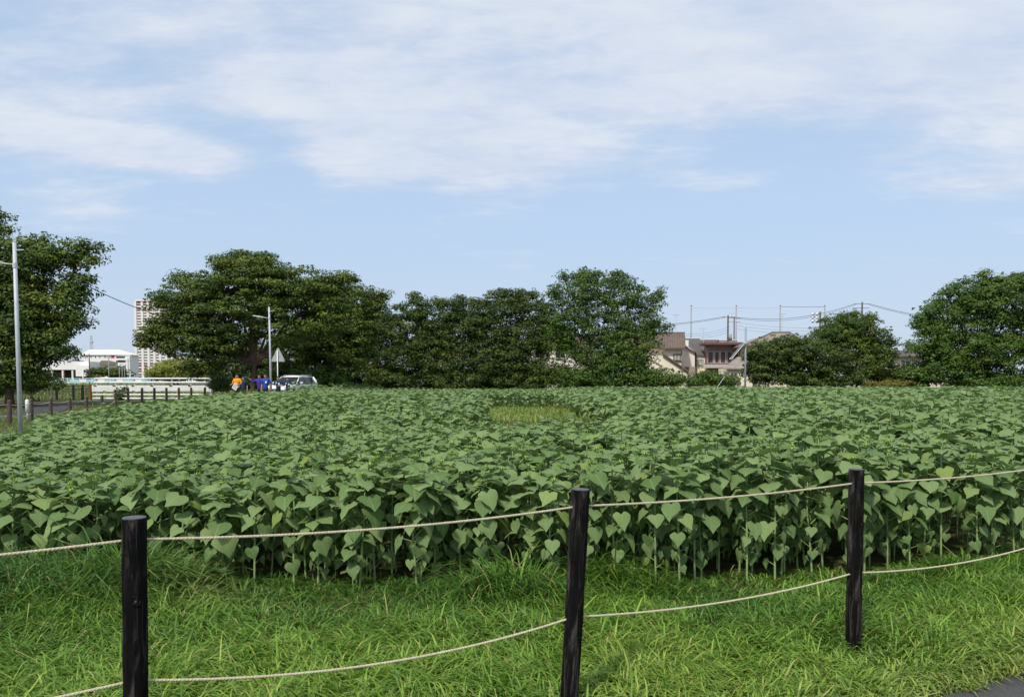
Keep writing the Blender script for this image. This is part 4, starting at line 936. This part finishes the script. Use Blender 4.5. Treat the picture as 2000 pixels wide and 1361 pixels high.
# gable wing behind
w0, w1 = PX(1332.2, 690, d+4), PX(1357, 690, d+4); ap = PX(1334, 672, d+4); 
MB().prism([(w0.x, -.3), (w1.x, -.3), (w1.x, PX(0, 686, d+4).z), (ap.x+.3, ap.z-.1), (w0.x, ap.z-.1)], d+4, d+9).build('wing_wall', 'pink_wall', t)
slab([(1332.3, 672.5, d+3.6), (1359.5, 687.5, d+3.6), (1359.5, 687.5, d+9.4), (1332.3, 672.5, d+9.4)], .14).build('wing_roof', 'grey_roof', t)
# lean-to with its roof falling to the right
l0, l1 = PX(1297, 690, d-3), PX(1345, 725, d-3)
slab([(1293, 688, d-3.4), (1346, 724, d-3.4), (1346, 724, d-.1), (1293, 688, d-.1)], .20).build('stair_roof', 'brown_roof', t)
MB().prism([(PX(1250, 0, d-3).x, -.3), (l1.x-.15, -.3), (l1.x-.15, l1.z-.25), (l0.x, l0.z-.28), (PX(1250, 0, d-3).x, l0.z-.28)], d-3, d-.05).build('stair_wall', 'cream_wall', t)
MB().tube([PX(1320, 650, d+3), PX(1320, 613, d+3)], .03, 6).build('antenna_mast', 'galvanised', t)
ah = PX(1320, 615, d+3); an = MB()
an.tube([ah+Vector((-.5, 0, 0)), ah+Vector((.35, 0, 0))], .02, 4)
for q in range(5): x = -.45+q*.2; an.tube([ah+Vector((x, -.25, 0)), ah+Vector((x, .25, 0))], .012, 4)
an.tube([ah+Vector((.3, 0, -.3)), ah+Vector((.3, 0, .25))], .015, 4); an.build('antenna', 'galvanised', t)
# H2 brown house with balcony windows
t = thing('brown_house', 'brown house with maroon eaves and a row of tall balcony windows', 'house'); d = 101
pbox(1379, 1462, 674, 999, d+1.0, 7, 0).build('wall', 'taupe_wall', t)
MB_ = pbox(1377, 1464, 668, 673.5, d-.6, 3.0, 0); MB_.build('eaves', 'maroon_metal', t, bevel=.05)
pbox(1374, 1447, 711.5, 718.5, d-.4, 1.4, 0).build('balcony_floor', 'aluminium', t)
pbox(1376, 1446, 709.5, 711.3, d-.38, .15, 0).build('balcony_rail', 'maroon_metal', t)
for u0, u1 in ((1381.5, 1393.5), (1394.8, 1405), (1406.3, 1417.5), (1419, 1430.5), (1432, 1443)):
    window(t, u0, u1, 686, 710, d+1.0, 0, 'curtain_glass', 'aluminium', 0, .09, False)
for u in (1379.3, 1445): pbox(u-.7, u+.7, 674, 711, d-.3, .2, 0).build('balcony_post', 'maroon_metal', t)
rp = [(1344, 693.5, d+2), (1379, 693.5, d+2), (1404, 663.5, d+6), (1345, 663.5, d+6)]
rf = slab(rp, .16).build('roof', 'grey_roof', t); slab([(1345, 663.5, d+6), (1404, 663.5, d+6), (1404, 690, d+10), (1345, 690, d+10)], .16).build('roof_back', 'grey_roof', t)
pbox(1358.5, 1377, 694.5, 999, d+2.2, 6, 0).build('side_wall', 'cream_wall', t); window(t, 1362, 1374, 701, 711.5, d+2.2, 0, 'pale_glass', 'aluminium', 1)
pbox(1344, 1358, 716, 999, d-2, 3, 0).build('air_unit_wall', 'taupe_wall', t)
# shed in front
t = thing('garden_shed', 'small cream outbuilding with grey lean-to roof before the brown house', 'shed'); d = 92
pbox(1418, 1470, 719, 999, d, 4, 0).build('wall', 'cream_wall', t)
slab([(1413, 719, d-.4), (1472, 719, d-.4), (1472, 697, d+4.2), (1440, 697, d+4.2)], .14).build('roof', 'tile_roof', t); window(t, 1426, 1440, 727, 738, d, 0, 'curtain_glass', 'aluminium', 1)
# H3 hipped tiled roof
t = thing('hipped_house', 'cream house with a ribbed grey-beige hipped tile roof', 'house'); d = 96
pbox(1466, 1572, 673, 999, d, 9, 0).build('wall', 'cream_wall', t)
E = [PX(1458, 673, d-.7), PX(1580, 673, d-.7)]; ez = E[0].z; rz_ = PX(1507, 650, d+4.5).z; x0, x1 = E[0].x, E[1].x; rx0, rx1 = PX(1507, 650, d+4.5).x, PX(1543, 650, d+4.5).x
V = [(x0, d-.7, ez), (x1, d-.7, ez), (x1, d+9.7, ez), (x0, d+9.7, ez), (rx0, d+4.5, rz_), (rx1, d+4.5, rz_)]
rf = MB().add(V+[(x, y, z-.15) for x, y, z in V[:4]], [(0, 1, 5, 4), (1, 2, 5), (2, 3, 4, 5), (3, 0, 4), (6, 7, 1, 0), (7, 8, 2, 1), (8, 9, 3, 2), (9, 6, 0, 3), (9, 8, 7, 6)]).build('roof', 'tile_roof', t)
MB().tube([V[4], V[5]], .16, 8).build('ridge', 'grey_roof', rf); 
for a, b in ((0, 4), (1, 5)): MB().tube([V[a], V[b]], .11, 6).build('hip_ridge', 'grey_roof', rf)
mb = MB(); nr = 30
for q in range(1, nr):
    s = q/nr; x = x0+(x1-x0)*s
    tt = 1.0 if rx0 <= x <= rx1 else ((x-x0)/(rx0-x0) if x < rx0 else (x1-x)/(x1-rx1))
    mb.tube([(x, d-.7, ez+.02), (x, d-.7+5.2*tt, ez+(rz_-ez)*tt+.02)], .05, 4)
mb.build('roof_ribs', 'tile_roof', rf)
window(t, 1472, 1492, 680, 693, d, 0, 'window_glass', 'aluminium', 1); window(t, 1510, 1535, 682, 702, d, 0, 'window_glass', 'aluminium', 1)
# house hidden behind the trees in the middle and one at the right, seen through the leaves
t = thing('cream_house', 'cream house glimpsed through the leaves of the middle trees', 'house'); d = 99
pbox(1035, 1170, 668, 999, d, 8, 0).build('wall', 'pink_wall', t); slab([(1030, 669, d-.6), (1175, 669, d-.6), (1175, 656, d+4), (1030, 656, d+4)], .15).build('roof', 'brown_roof', t); slab([(1030, 656, d+4), (1175, 656, d+4), (1175, 671, d+8.6), (1030, 671, d+8.6)], .15).build('roof_back', 'brown_roof', t)
for u in (1045, 1085, 1130): window(t, u, u+18, 682, 700, d, 0, 'window_glass', 'aluminium', 1)
t = thing('white_house', 'pale house glimpsed between the ochre tree and the big right tree', 'house'); d = 98
pbox(1700, 1870, 694, 999, d, 8, 0).build('wall', 'pink_wall', t); slab([(1695, 695, d-.6), (1876, 695, d-.6), (1876, 684, d+4), (1695, 684, d+4)], .15).build('roof', 'grey_roof', t); slab([(1695, 684, d+4), (1876, 684, d+4), (1876, 697, d+8.6), (1695, 697, d+8.6)], .15).build('roof_back', 'grey_roof', t)
for u in (1705, 1760, 1800): window(t, u, u+16, 704, 720, d, 0, 'window_glass', 'aluminium', 1)
t = thing('white_house', 'bright white flat-roofed house peeking out behind the cream house', 'house'); pbox(1330, 1367, 661, 999, 118, 8, 0).build('wall', 'white_wall', t); pbox(1329, 1368, 660, 661, 117.8, 8.5, 0).build('parapet', 'white_paint', t)
t = thing('white_house', 'white flat-roofed house edge behind the brown house', 'house'); pbox(1368, 1440, 664.5, 999, 121, 8, 0).build('wall', 'white_wall', t); pbox(1367, 1441, 663.3, 664.5, 120.8, 8.5, 0).build('parapet', 'white_paint', t)

# ------------------------------------------------------------------ poles and wires above the houses
nets = [(1350, 598, 'first'), (1438, 598, 'second'), (1524, 598, 'third'), (1611, 598, 'fourth')]; d = 140; tops = []
for u, v, o_ in nets:
    p = PX(u, v, d); t = thing('net_pole', f'tall slim ball-net pole above the houses, {o_} of four from the left', 'pole', (p.x, d, 0), 0, 'ball-net poles')
    MB().tube([(0, 0, 0), (0, 0, p.z)], [.15, .11], 10).build('shaft', 'pole_concrete', t, True); MB().tube([(0, 0, p.z), (0, 0, p.z+.18)], [.13, .08], 10).build('cap', 'dark_pole', t); tops.append(p)
cable(tops[0]-Vector((0, 0, .3)), tops[1]-Vector((0, 0, .3)), .1, 'thin net cable between the first and second slim poles', .010, group='net cables')
cable(tops[1]-Vector((0, 0, .3)), tops[2]-Vector((0, 0, .3)), .1, 'thin net cable between the second and third slim poles', .010, group='net cables')
cable(tops[2]-Vector((0, 0, .1)), tops[3]-Vector((0, 0, .1)), .05, 'thicker straight cable between the third and fourth slim poles', .03, group='net cables')
def upole(u, v, d_, label, arms=2, r=.11, mat='dark_pole', gear=True):
    p = PX(u, v, d_); t = thing('utility_pole', label, 'utility pole', (p.x, d_, 0)); MB().tube([(0, 0, 0), (0, 0, p.z)], [r*1.4, r], 10).build('shaft', mat, t, True)
    for q in range(arms):
        z = p.z-.25-.6*q; a = MB().box(-1.0, 1.0, -.05, .05, z-.05, z+.05).build('crossarm', 'pole_concrete', t)
        for x in (-.9, -.4, .4, .9): MB().tube([(x, 0, z+.05), (x, 0, z+.12), (x, 0, z+.24)], [.03, .06, .03], 8).build('insulator', 'white_paint', a, True)
    if gear: MB().tube([(.32, -.1, p.z-3.6), (.32, -.1, p.z-2.7)], .26, 12).build('transformer', 'pole_concrete', t, True)
    return p
u1 = upole(1684, 590, 112, 'utility pole with crossarms rising behind the ochre tree', 2, gear=False)
u2 = upole(1422, 616, 112, 'dark utility pole with equipment behind the brown house', 1)
t_ = PX(1437, 617, 112)
u3 = upole(1434, 618, 125, 'thin dark utility pole close behind the equipment pole', 2, .09, gear=False)
for q, (dz, r) in enumerate(((-.2, .028), (-.35, .022))):
    nm = ('upper', 'lower')[q]
    cable(u1+Vector((-.9, 0, dz)), u2+Vector((.4, 0, dz+.05)), 1.15+.1*q, f'black {nm} power line sagging left from the ochre-tree pole to the brown-house pole', r)
    cable(u2+Vector((-.4, 0, dz+.05)), PX(1225, 636+3*q, 112), .35, f'black {nm} power line running left from the equipment pole behind the tallest tree', r)
    cable(u1+Vector((.9, 0, dz)), PX(1985, 625+4*q, 112), 1.0, f'black {nm} power line running right behind the big right tree', r)
for q in range(3):
    cable(u3+Vector((.5, 0, -1.0-.5*q)), PX(1640, 640+6*q, 125), .4, ['topmost', 'middle', 'lowest'][q]+' of three thin faint wires right of the thin utility pole', .014)
    cable(u3+Vector((-.5, 0, -1.6-.4*q)), PX(1340, 652+4*q, 125), .4, ['topmost', 'middle', 'lowest'][q]+' of three thin faint wires left of the thin utility pole', .014)
hp = upole(905, 604, 90, 'utility pole hidden behind the tree with two tufts', 1, gear=False)
cable(lampB+Vector((-.3, 0, .1)), hp, .25, 'thin cable from the far lamp pole across the gap above the dark trees', .02)
p = PX(1602, 612, 135); t = thing('floodlight_mast', 'mast with a cluster of white floodlights left of the rounded ochre tree', 'floodlight', (p.x, 135, 0)); MB().tube([(0, 0, 0), (0, 0, p.z+.3)], [.2, .13], 10).build('shaft', 'dark_pole', t, True)
for q in range(6):
    x = -1.45+.75*(q % 2); z = p.z-.1-.62*(q//2); MB().tube([(x, -.45, z-.12), (x, -.2, z-.02), (x, .1, z+.05)], [.27, .22, .08], 10).build('lamp_head', 'white_paint', t, True)
for q in range(3): z = p.z+.02-.62*q; MB().box(-1.6, .05, .1, .18, z-.05, z+.05).build('crossarm', 'dark_pole', t)
for (u, v, dd, lab) in ((1374, 640, 104, 'small TV antenna on the brown house'), (1430, 611, 106, 'tall TV antenna beside the second slim pole'), (1528, 612, 103, 'TV antenna above the hipped roof')):
    p = PX(u, v, dd); t = thing('tv_antenna', lab, 'antenna', (p.x, dd, p.z-3.4 if v < 630 else p.z-2.2)); hh_ = 3.4 if v < 630 else 2.2
    MB().tube([(0, 0, 0), (0, 0, hh_)], .028, 6).build('mast', 'galvanised', t); mb = MB().tube([(-.6, 0, hh_-.1), (.5, 0, hh_-.1)], .018, 4)
    for q in range(6): mb.tube([(-.55+q*.2, -.3, hh_-.1), (-.55+q*.2, .3, hh_-.1)], .012, 4)
    mb.build('array', 'galvanised', t)

# solar lamp post, stay rod, bench behind the field
d = 76; p = PX(1456.5, 640, d); t = thing('solar_pole', 'grey pole with a steeply tilted solar panel behind the field', 'solar panel', (p.x, d, 0))
MB().tube([(0, 0, -.2), (0, 0, p.z)], .09, 12).build('pole', 'steel_grey', t, True)
a, b = PX(1455, 668, d-.1), PX(1427, 701, d-.6); off = Vector((p.x, d, 0)); a -= off; b -= off; a += Vector((-.05, 0, 0)); ax = (b-a).normalized(); sd_ = Vector((.25, -.95, .1)); sd_ = (sd_-ax*sd_.dot(ax)).normalized(); nn = ax.cross(sd_); nn = nn if nn.z > 0 else -nn
s_ = sd_*.26; th = nn*.02
fr_ = MB().hexa([a-s_-th, a+s_-th, b+s_-th, b-s_-th, a-s_+th, a+s_+th, b+s_+th, b-s_+th]).build('panel_frame', 'white_paint', t)
i_ = .09; a2, b2 = a.lerp(b, .03), a.lerp(b, .97); s2 = s_*.80
MB().hexa([a2-s2+th*1.01, a2+s2+th*1.01, b2+s2+th*1.01, b2-s2+th*1.01, a2-s2+th*1.3, a2+s2+th*1.3, b2+s2+th*1.3, b2-s2+th*1.3]).build('cells', 'solar_cells', fr_)
MB().hexa([a2-s2-th*1.3, a2+s2-th*1.3, b2+s2-th*1.3, b2-s2-th*1.3, a2-s2-th*1.01, a2+s2-th*1.01, b2+s2-th*1.01, b2-s2-th*1.01]).build('backsheet', 'solar_cells', fr_)
MB().tube([(0, 0, a.z-.15), a.lerp(b, .25)-th], .03, 6).build('bracket', 'galvanised', t)
d = 75; p = PX(1415, 736, d); q_ = PX(1398, 760, d); t = MB().tube([p, q_, q_+(q_-p).normalized()*.9], .03, 6).build('stay_rod', 'galvanised'); tag(t, 'thin grey rod leaning in front of the green climbing bush', 'rod')
a, b = PX(1352, 754, 75.5), PX(1397, 760, 75.5); zt_ = a.z; t = thing('bench', 'long reddish-brown bench back showing above the far sunflowers', 'bench', ((a.x+b.x)/2, 75.5, 0)); hw = (b.x-a.x)/2
for q in range(2): MB().box(-hw, hw, -.03, .01, zt_-.16-.22*q, zt_-.22*q).build('back_slat', 'bench_red', t, bevel=.008)
for q in range(3): MB().box(-hw, hw, -.55+.17*q, -.40+.17*q, .72, .77).build('seat_slat', 'bench_red', t, bevel=.008)
for x in (-hw+.2, 0, hw-.2): MB().box(x-.04, x+.04, .012, .08, -.05, zt_-.02).build('leg', 'dark_frame', t); MB().box(x-.04, x+.04, -.5, -.43, -.05, .715).build('leg', 'dark_frame', t); MB().box(x-.04, x+.04, -.42, .01, .64, .70).build('seat_bracket', 'dark_frame', t)

# ------------------------------------------------------------------ parked car
def loft(rings, close_ends=True):
    mb = MB(); n = len(rings[0])
    for r_ in rings: mb.v += [tuple(p) for p in r_]
    for j in range(len(rings)-1):
        for i in range(n-1): a = j*n+i; mb.f.append((a, a+1, a+n+1, a+n))
    if close_ends: mb.f.append(tuple(range(n))); mb.f.append(tuple((len(rings)-1)*n+i for i in range(n))[::-1])
    return mb
cx_, cy_ = PX(570, 752, 54.0).x, 54.0
car = thing('parked_car', 'white estate-type SUV parked facing the field behind the people', 'car', (cx_, cy_, gzf(cx_, cy_)+.04), R(-13))
# local axes: front towards -y, left side of the car towards +x
def ring(y, w, zb, zs, zt, crown):  # lower body section
    h = w/2; return [(-h*.96, y, zb), (-h, y, zb+.25), (-h*1.0, y, zs-.12), (-h*.95, y, zs), (-h*.5, y, zt), (0, y, zt+crown), (h*.5, y, zt), (h*.95, y, zs), (h, y, zs-.12), (h, y, zb+.25), (h*.96, y, zb)]
body = loft([ring(-2.28, 1.45, .42, .72, .74, .01), ring(-2.22, 1.66, .30, .84, .88, .02), ring(-1.95, 1.80, .26, .94, 1.00, .03), ring(-1.1, 1.83, .26, 1.02, 1.08, .03), ring(-.85, 1.83, .26, 1.04, 1.08, .02), ring(0, 1.84, .26, 1.05, 1.07, .0), ring(1.2, 1.84, .26, 1.07, 1.09, 0), ring(1.9, 1.80, .28, 1.08, 1.10, 0), ring(2.22, 1.70, .36, 1.06, 1.08, 0), ring(2.30, 1.5, .45, .95, .97, 0)])
body.build('body', 'car_paint', car, True)
def cab(y, w, z): h = w/2; return [(-h*.98, y, z-.10), (-h*.93, y, z-.03), (-h*.6, y, z), (0, y, z+.015), (h*.6, y, z), (h*.93, y, z-.03), (h*.98, y, z-.10)]
roofm = loft([cab(-.18, 1.30, 1.60), cab(.1, 1.36, 1.655), cab(.7, 1.38, 1.68), cab(1.4, 1.36, 1.665), cab(1.95, 1.28, 1.60)]); roofm.build('roof', 'car_paint', car, True)
def panel(pts, th=.02, off=(0, 0, 0)):
    c = [Vector(p) for p in pts]; n = (c[1]-c[0]).cross(c[2]-c[0]).normalized()*th; return MB().hexa([p for p in c]+[p+n for p in c])
panel([(-.80, -.98, 1.075), (.80, -.98, 1.075), (.64, -.20, 1.55), (-.64, -.20, 1.55)], .015).build('windscreen', 'window_glass', car)
panel([(.72, 2.16, 1.10), (-.72, 2.16, 1.10), (-.60, 1.93, 1.53), (.60, 1.93, 1.53)], .015).build('rear_window', 'window_glass', car)
for s in (-1, 1):
    for pts in ([(.885, -.72, 1.06), (.885, .28, 1.06), (.70, .22, 1.55), (.68, -.02, 1.55)], [(.885, .36, 1.06), (.885, 1.22, 1.07), (.70, 1.16, 1.56), (.70, .30, 1.55)], [(.885, 1.30, 1.07), (.86, 1.92, 1.12), (.66, 1.72, 1.53), (.70, 1.24, 1.56)]):
        q = [(s*x, y, z) for x, y, z in pts]; panel(q if s > 0 else q[::-1], .012).build('side_window', 'window_glass', car)
    for y0, y1, x0, x1 in ((-.98, -.12, .86, .655),):
        MB().tube([(s*.865, -.93, 1.05), (s*.78, -.55, 1.32), (s*.665, -.14, 1.585)], .045, 8).build('windscreen_pillar', 'car_paint', car, True)
    for yy in (.32, 1.26): MB().tube([(s*.885, yy, 1.05), (s*.685, yy-.05, 1.58)], .035, 6).build('pillar', 'car_black', car)
    MB().tube([(s*.875, 1.95, 1.06), (s*.80, 1.93, 1.3), (s*.64, 1.88, 1.58)], [.12, .10, .06], 8).build('rear_pillar', 'car_paint', car, True)
    MB().tube([(s*.62, -.05, 1.63), (s*.62, .1, 1.69), (s*.62, 1.6, 1.70), (s*.60, 1.8, 1.63)], .016, 6).build('roof_rail', 'galvanised', car)
    m_ = loft([[(s*(.95+.0), -.62, 1.08), (s*.95, -.62, 1.20), (s*.95, -.50, 1.20), (s*.95, -.50, 1.08)], [(s*1.06, -.66, 1.06), (s*1.06, -.66, 1.22), (s*1.06, -.50, 1.22), (s*1.06, -.50, 1.06)], [(s*1.15, -.62, 1.08), (s*1.15, -.62, 1.20), (s*1.15, -.50, 1.20), (s*1.15, -.50, 1.08)]]); m_.f += [(3, 0, 4, 7), (7, 4, 8, 11)]
    mo = m_.build('wing_mirror', 'car_paint', car, bevel=.02); MB().box(min(s*.88, s*.955), max(s*.88, s*.955), -.60, -.53, 1.07, 1.11).build('mirror_arm', 'car_black', mo)
    panel([(s*.50, -2.235, .76), (s*.80, -2.16, .80), (s*.84, -2.0, .90), (s*.52, -2.19, .86)][::s], .02).build('headlight', 'lamp_glass', car)
    MB().box(min(s*.62, s*.84), max(s*.62, s*.84), 2.20, 2.26, .85, 1.02).build('tail_light', 'crimson', car)
    for yy in (-1.40, 1.38):
        wh = link('wheel', MB().tube([(s*.72, yy, .34), (s*.92, yy, .34)], .34, 24).mesh('wheel', 'tyre'), car)
        MB().tube([(s*.915, yy, .34), (s*.932, yy, .34)], .22, 20).build('rim', 'galvanised', wh)
        MB().tube([(s*.85, yy, .35), (s*.918, yy, .35)], .40, 24).build('wheel_arch', 'car_black', car)
    for yy in (.16, 1.08): MB().box(min(s*.915, s*.945), max(s*.915, s*.945), yy, yy+.16, .90, .93).build('door_handle', 'car_paint', car)
MB().box(-.42, .42, -2.292, -2.24, .60, .74).build('grille', 'car_black', car); MB().box(-.24, .24, -2.31, -2.2925, .47, .58).build('number_plate', 'paper', car); MB().box(-.66, .66, -2.28, -2.22, .33, .44).build('lower_grille', 'car_black', car)

# ------------------------------------------------------------------ people
def skinned(name, chains, mat, parent, sub=1, root=0):
    """chains: list of [(pos, radius)...]; the first point of a chain may be an index of an earlier point"""
    me = bpy.data.meshes.new(name); bm = bmesh.new(); lay = bm.verts.layers.skin.verify(); pts = []
    def nv(p, r_):
        v = bm.verts.new(p); v[lay].radius = (r_ if hasattr(r_, '__len__') else (r_, r_)); pts.append(v); return v
    for ch in chains:
        prev = None
        for it in ch:
            v = pts[it] if isinstance(it, int) else nv(*it)
            if prev is not None: bm.edges.new((prev, v))
            prev = v
    pts[root][lay].use_root = True
    bm.to_mesh(me); bm.free(); me.materials.append(M[mat]); o = link(name, me, parent)
    o.modifiers.new('skin', 'SKIN').use_smooth_shade = True; s = o.modifiers.new('sub', 'SUBSURF'); s.levels = s.render_levels = sub
    return o
def person(label, u, d_, H, rz, shirt, trousers, armL, armR, bend=0, headturn=0, sleeve='long', logo=None, extra=None):
    """armL / armR: (elbow, wrist) offsets from the shoulder in units of height, person facing -y"""
    p = PX(u, 752, d_); t = thing('person', label, 'person', (p.x, d_, gzf(p.x, d_)), rz, 'people standing beside the road'); k_ = H
    V_ = lambda x, y, z: Vector((x*k_, (y-bend*max(z-.5, 0))*k_, z*k_))
    sh = .79; hip = .50
    sL, sR = V_(.118, 0, sh), V_(-.118, 0, sh)
    eL, wL = sL+Vector(armL[0])*k_, sL+Vector(armL[1])*k_; eR, wR = sR+Vector(armR[0])*k_, sR+Vector(armR[1])*k_
    def hand(w_, e_, sgn):
        dr = (w_-e_).normalized(); sd_ = dr.cross(Vector((0, 1, .3))).normalized()*sgn; pal = w_+dr*.045*k_
        out = [[None, (pal, (.020*k_, .013*k_))]]
        for j, ln in enumerate((.036, .043, .045, .04)):
            kb = pal+sd_*(.013-.0087*j)*k_+dr*.012*k_; out.append([1, (kb+dr*ln*.5*k_+Vector((0, -.004, -.004)), .0055*k_), (kb+dr*ln*.92*k_+Vector((0, -.012, -.01)), .0045*k_)])
        out.append([0, (w_+dr*.025*k_+sd_*.022*k_, .006*k_), (w_+dr*.055*k_+sd_*.034*k_, .005*k_)]); return out
    ch = [[(V_(0, 0, hip), (.075*k_, .055*k_)), (V_(0, 0, .58), (.068*k_, .05*k_)), (V_(0, -.005, .68), (.078*k_, .055*k_)), (V_(0, 0, .785), (.075*k_, .05*k_)), (V_(0, -.004, .835), .033*k_), (V_(0, -.012, .875), .040*k_), (V_(0, -.014, .925), (.052*k_, .056*k_)), (V_(0, -.010, .975), (.040*k_, .046*k_))]]
    n0 = 8
    ch.append([6, (V_(0, -.075, .915), .010*k_)]); n0 += 1                       # nose
    for s in (-1, 1): ch.append([6, (V_(s*.058, -.008, .92), .012*k_)]); n0 += 1  # ears
    for s_, e_, w_ in ((sL, eL, wL), (sR, eR, wR)):
        ch.append([3, (s_, .040*k_), (e_, .028*k_), (w_, .019*k_)]); wi = n0+2; n0 += 3
        hs = hand(w_, e_, 1 if s_ is sL else -1); pi = n0
        for hh_ in hs:
            first = hh_[0]; ch.append([wi if first in (None, 0) else pi]+hh_[1:]); n0 += len(hh_)-1
    for s in (-1, 1):
        ch.append([0, (V_(s*.055, 0, .47), .055*k_), (V_(s*.06, -.01, .27), .038*k_), (V_(s*.06, 0, .045), .024*k_), (V_(s*.065, -.055, .018), .022*k_), (V_(s*.067, -.085, .014), .014*k_)]); n0 += 5
    skinned('body', ch, 'skin', t)
    c2 = [[(V_(0, 0, .40), (.100*k_, .080*k_)), (V_(0, 0, .56), (.096*k_, .076*k_)), (V_(0, -.005, .68), (.106*k_, .078*k_)), (V_(0, 0, .785), (.104*k_, .072*k_)), (V_(0, -.002, .850), .046*k_)]]
    n0 = 5
    for s_, e_, w_ in ((sL, eL, wL), (sR, eR, wR)):
        end = w_ if sleeve == 'long' else e_; ch_ = [3, (s_, .058*k_), (s_.lerp(e_, 1.0), .046*k_)]
        if sleeve == 'long': ch_.append((e_.lerp(w_, .88), .029*k_))
        c2.append(ch_)
    so_ = skinned('shirt', c2, shirt, t)
    c3 = [[(V_(0, 0, .56), (.084*k_, .066*k_))]]
    c3[0].append((V_(0, 0, .48), (.088*k_, .068*k_)))
    for s in (-1, 1): c3.append([1, (V_(s*.06, 0, .43), .066*k_), (V_(s*.06, -.01, .27), .050*k_), (V_(s*.06, 0, .06), .040*k_)])
    skinned('trousers', c3, trousers, t)
    for s in (-1, 1):
        q = V_(s*.065, -.03, .022); skinned('shoe', [[(q+Vector((0, .05, 0)), .032*k_), (q+Vector((0, -.03, -.005)), .034*k_), (q+Vector((0, -.11, -.012)), .024*k_)]], 'car_black', t)
    hc = V_(0, -.004, .94); hb = MB(); n_, m_ = 12, 6      # hair cap
    for j in range(m_+1):
        th_ = (math.pi*.58)*j/m_
        for i in range(n_):
            a = 2*math.pi*i/n_; back = .018*max(0, math.sin(a)); front_cut = .72 if math.sin(a) < -.3 else 1.0
            tt = th_*front_cut; hb.v.append(tuple(hc+Vector((.068*math.sin(tt)*math.cos(a), (.076*math.sin(tt)+back*math.sin(tt))*math.sin(a)+.004, .072*math.cos(tt)))*k_))
    for j in range(m_):
        for i in range(n_): hb.f.append((j*n_+i, j*n_+(i+1) % n_, (j+1)*n_+(i+1) % n_, (j+1)*n_+i))
    hb.build('hair', 'hair', t, True)
    for s in (-1, 1):
        q = V_(s*.021, -.066, .932); MB().tube([q+Vector((0, .006, 0)), q+Vector((0, -.004, 0))], .0055*k_, 8).build('eye', 'hair', t)
    q = V_(0, -.066, .893); MB().box(q.x-.016*k_, q.x+.016*k_, q.y-.004, q.y+.01, q.z-.003*k_, q.z+.003*k_).build('mouth', 'crimson', t)
    if logo:
        for (x, z, w_, h_) in logo: q = V_(x, -.078, z); MB().box(q.x-w_/2, q.x+w_/2, q.y-.012, q.y+.02, q.z-h_/2, q.z+h_/2).build('logo', 'logo_pale', so_, bevel=.003)
    return t, dict(sL=sL, sR=sR, wL=wL, wR=wR, V=V_)
down = ((.03, .01, -.165), (.035, -.03, -.32))
downR = ((-.03, .01, -.165), (-.035, -.03, -.32))
t, g_ = person('person in a bright orange shirt holding a white sheet with both hands', 463.5, 50, 1.74, R(-10), 'orange_cloth', 'dark_cloth', ((.06, -.02, -.15), (.035, -.17, -.175)), ((-.06, -.02, -.15), (-.035, -.17, -.175)), sleeve='short')
# the sheet, held in front
mw = t.matrix_basis @ ((g_['wL']+g_['wR'])*.5+Vector((.05, -.06, -.13)))
ps = thing('paper_sheet', 'white printed sheet held by the person in orange', 'paper', mw); ps.rotation_euler = (R(12), R(32), R(-8))
MB().box(-.17, .17, -.003, .003, -.22, .22).build('sheet', 'paper', ps)
for q in range(5): MB().box(-.11, .11, -.0055, -.0035, .135-.062*q, .160-.062*q).build('print_line', 'print_grey', ps)
person('person in dark clothes half hidden between the orange shirt and the trunk', 475.5, 51.0, 1.60, R(10), 'navy_cloth', 'dark_cloth', down, downR, sleeve='short')
person('person in a purple-blue jacket with one arm stretched out to the left', 507, 50, 1.72, R(-6), 'purple_cloth', 'dark_cloth', down, ((-.10, -.06, -.07), (-.19, -.12, .02)))
person('person in a royal blue shirt with a pale chest logo beside the lamp pole', 519, 49.0, 1.74, R(-5), 'royal_cloth', 'dark_cloth', ((.05, .01, -.16), (.05, -.06, -.31)), downR, logo=[(.045, .70, .12, .12)], sleeve='short')
person('shorter person in a navy shirt with folded arms before the car windscreen', 543.5, 48.6, 1.60, 0, 'navy_cloth', 'dark_cloth', ((.055, -.02, -.15), (-.03, -.11, -.16)), ((-.055, -.02, -.15), (.03, -.13, -.14)), sleeve='short', logo=[(.05, .70, .10, .12), (-.06, .74, .06, .10)])
person('shortest person in a navy shirt reaching towards the car side, rightmost', 562.5, 48.8, 1.54, R(6), 'navy_cloth', 'dark_cloth', ((.08, -.06, -.12), (.17, -.12, -.17)), ((-.05, -.02, -.15), (-.02, -.12, -.18)), sleeve='short', bend=.06, logo=[(.05, .70, .10, .10), (-.06, .74, .06, .09)])
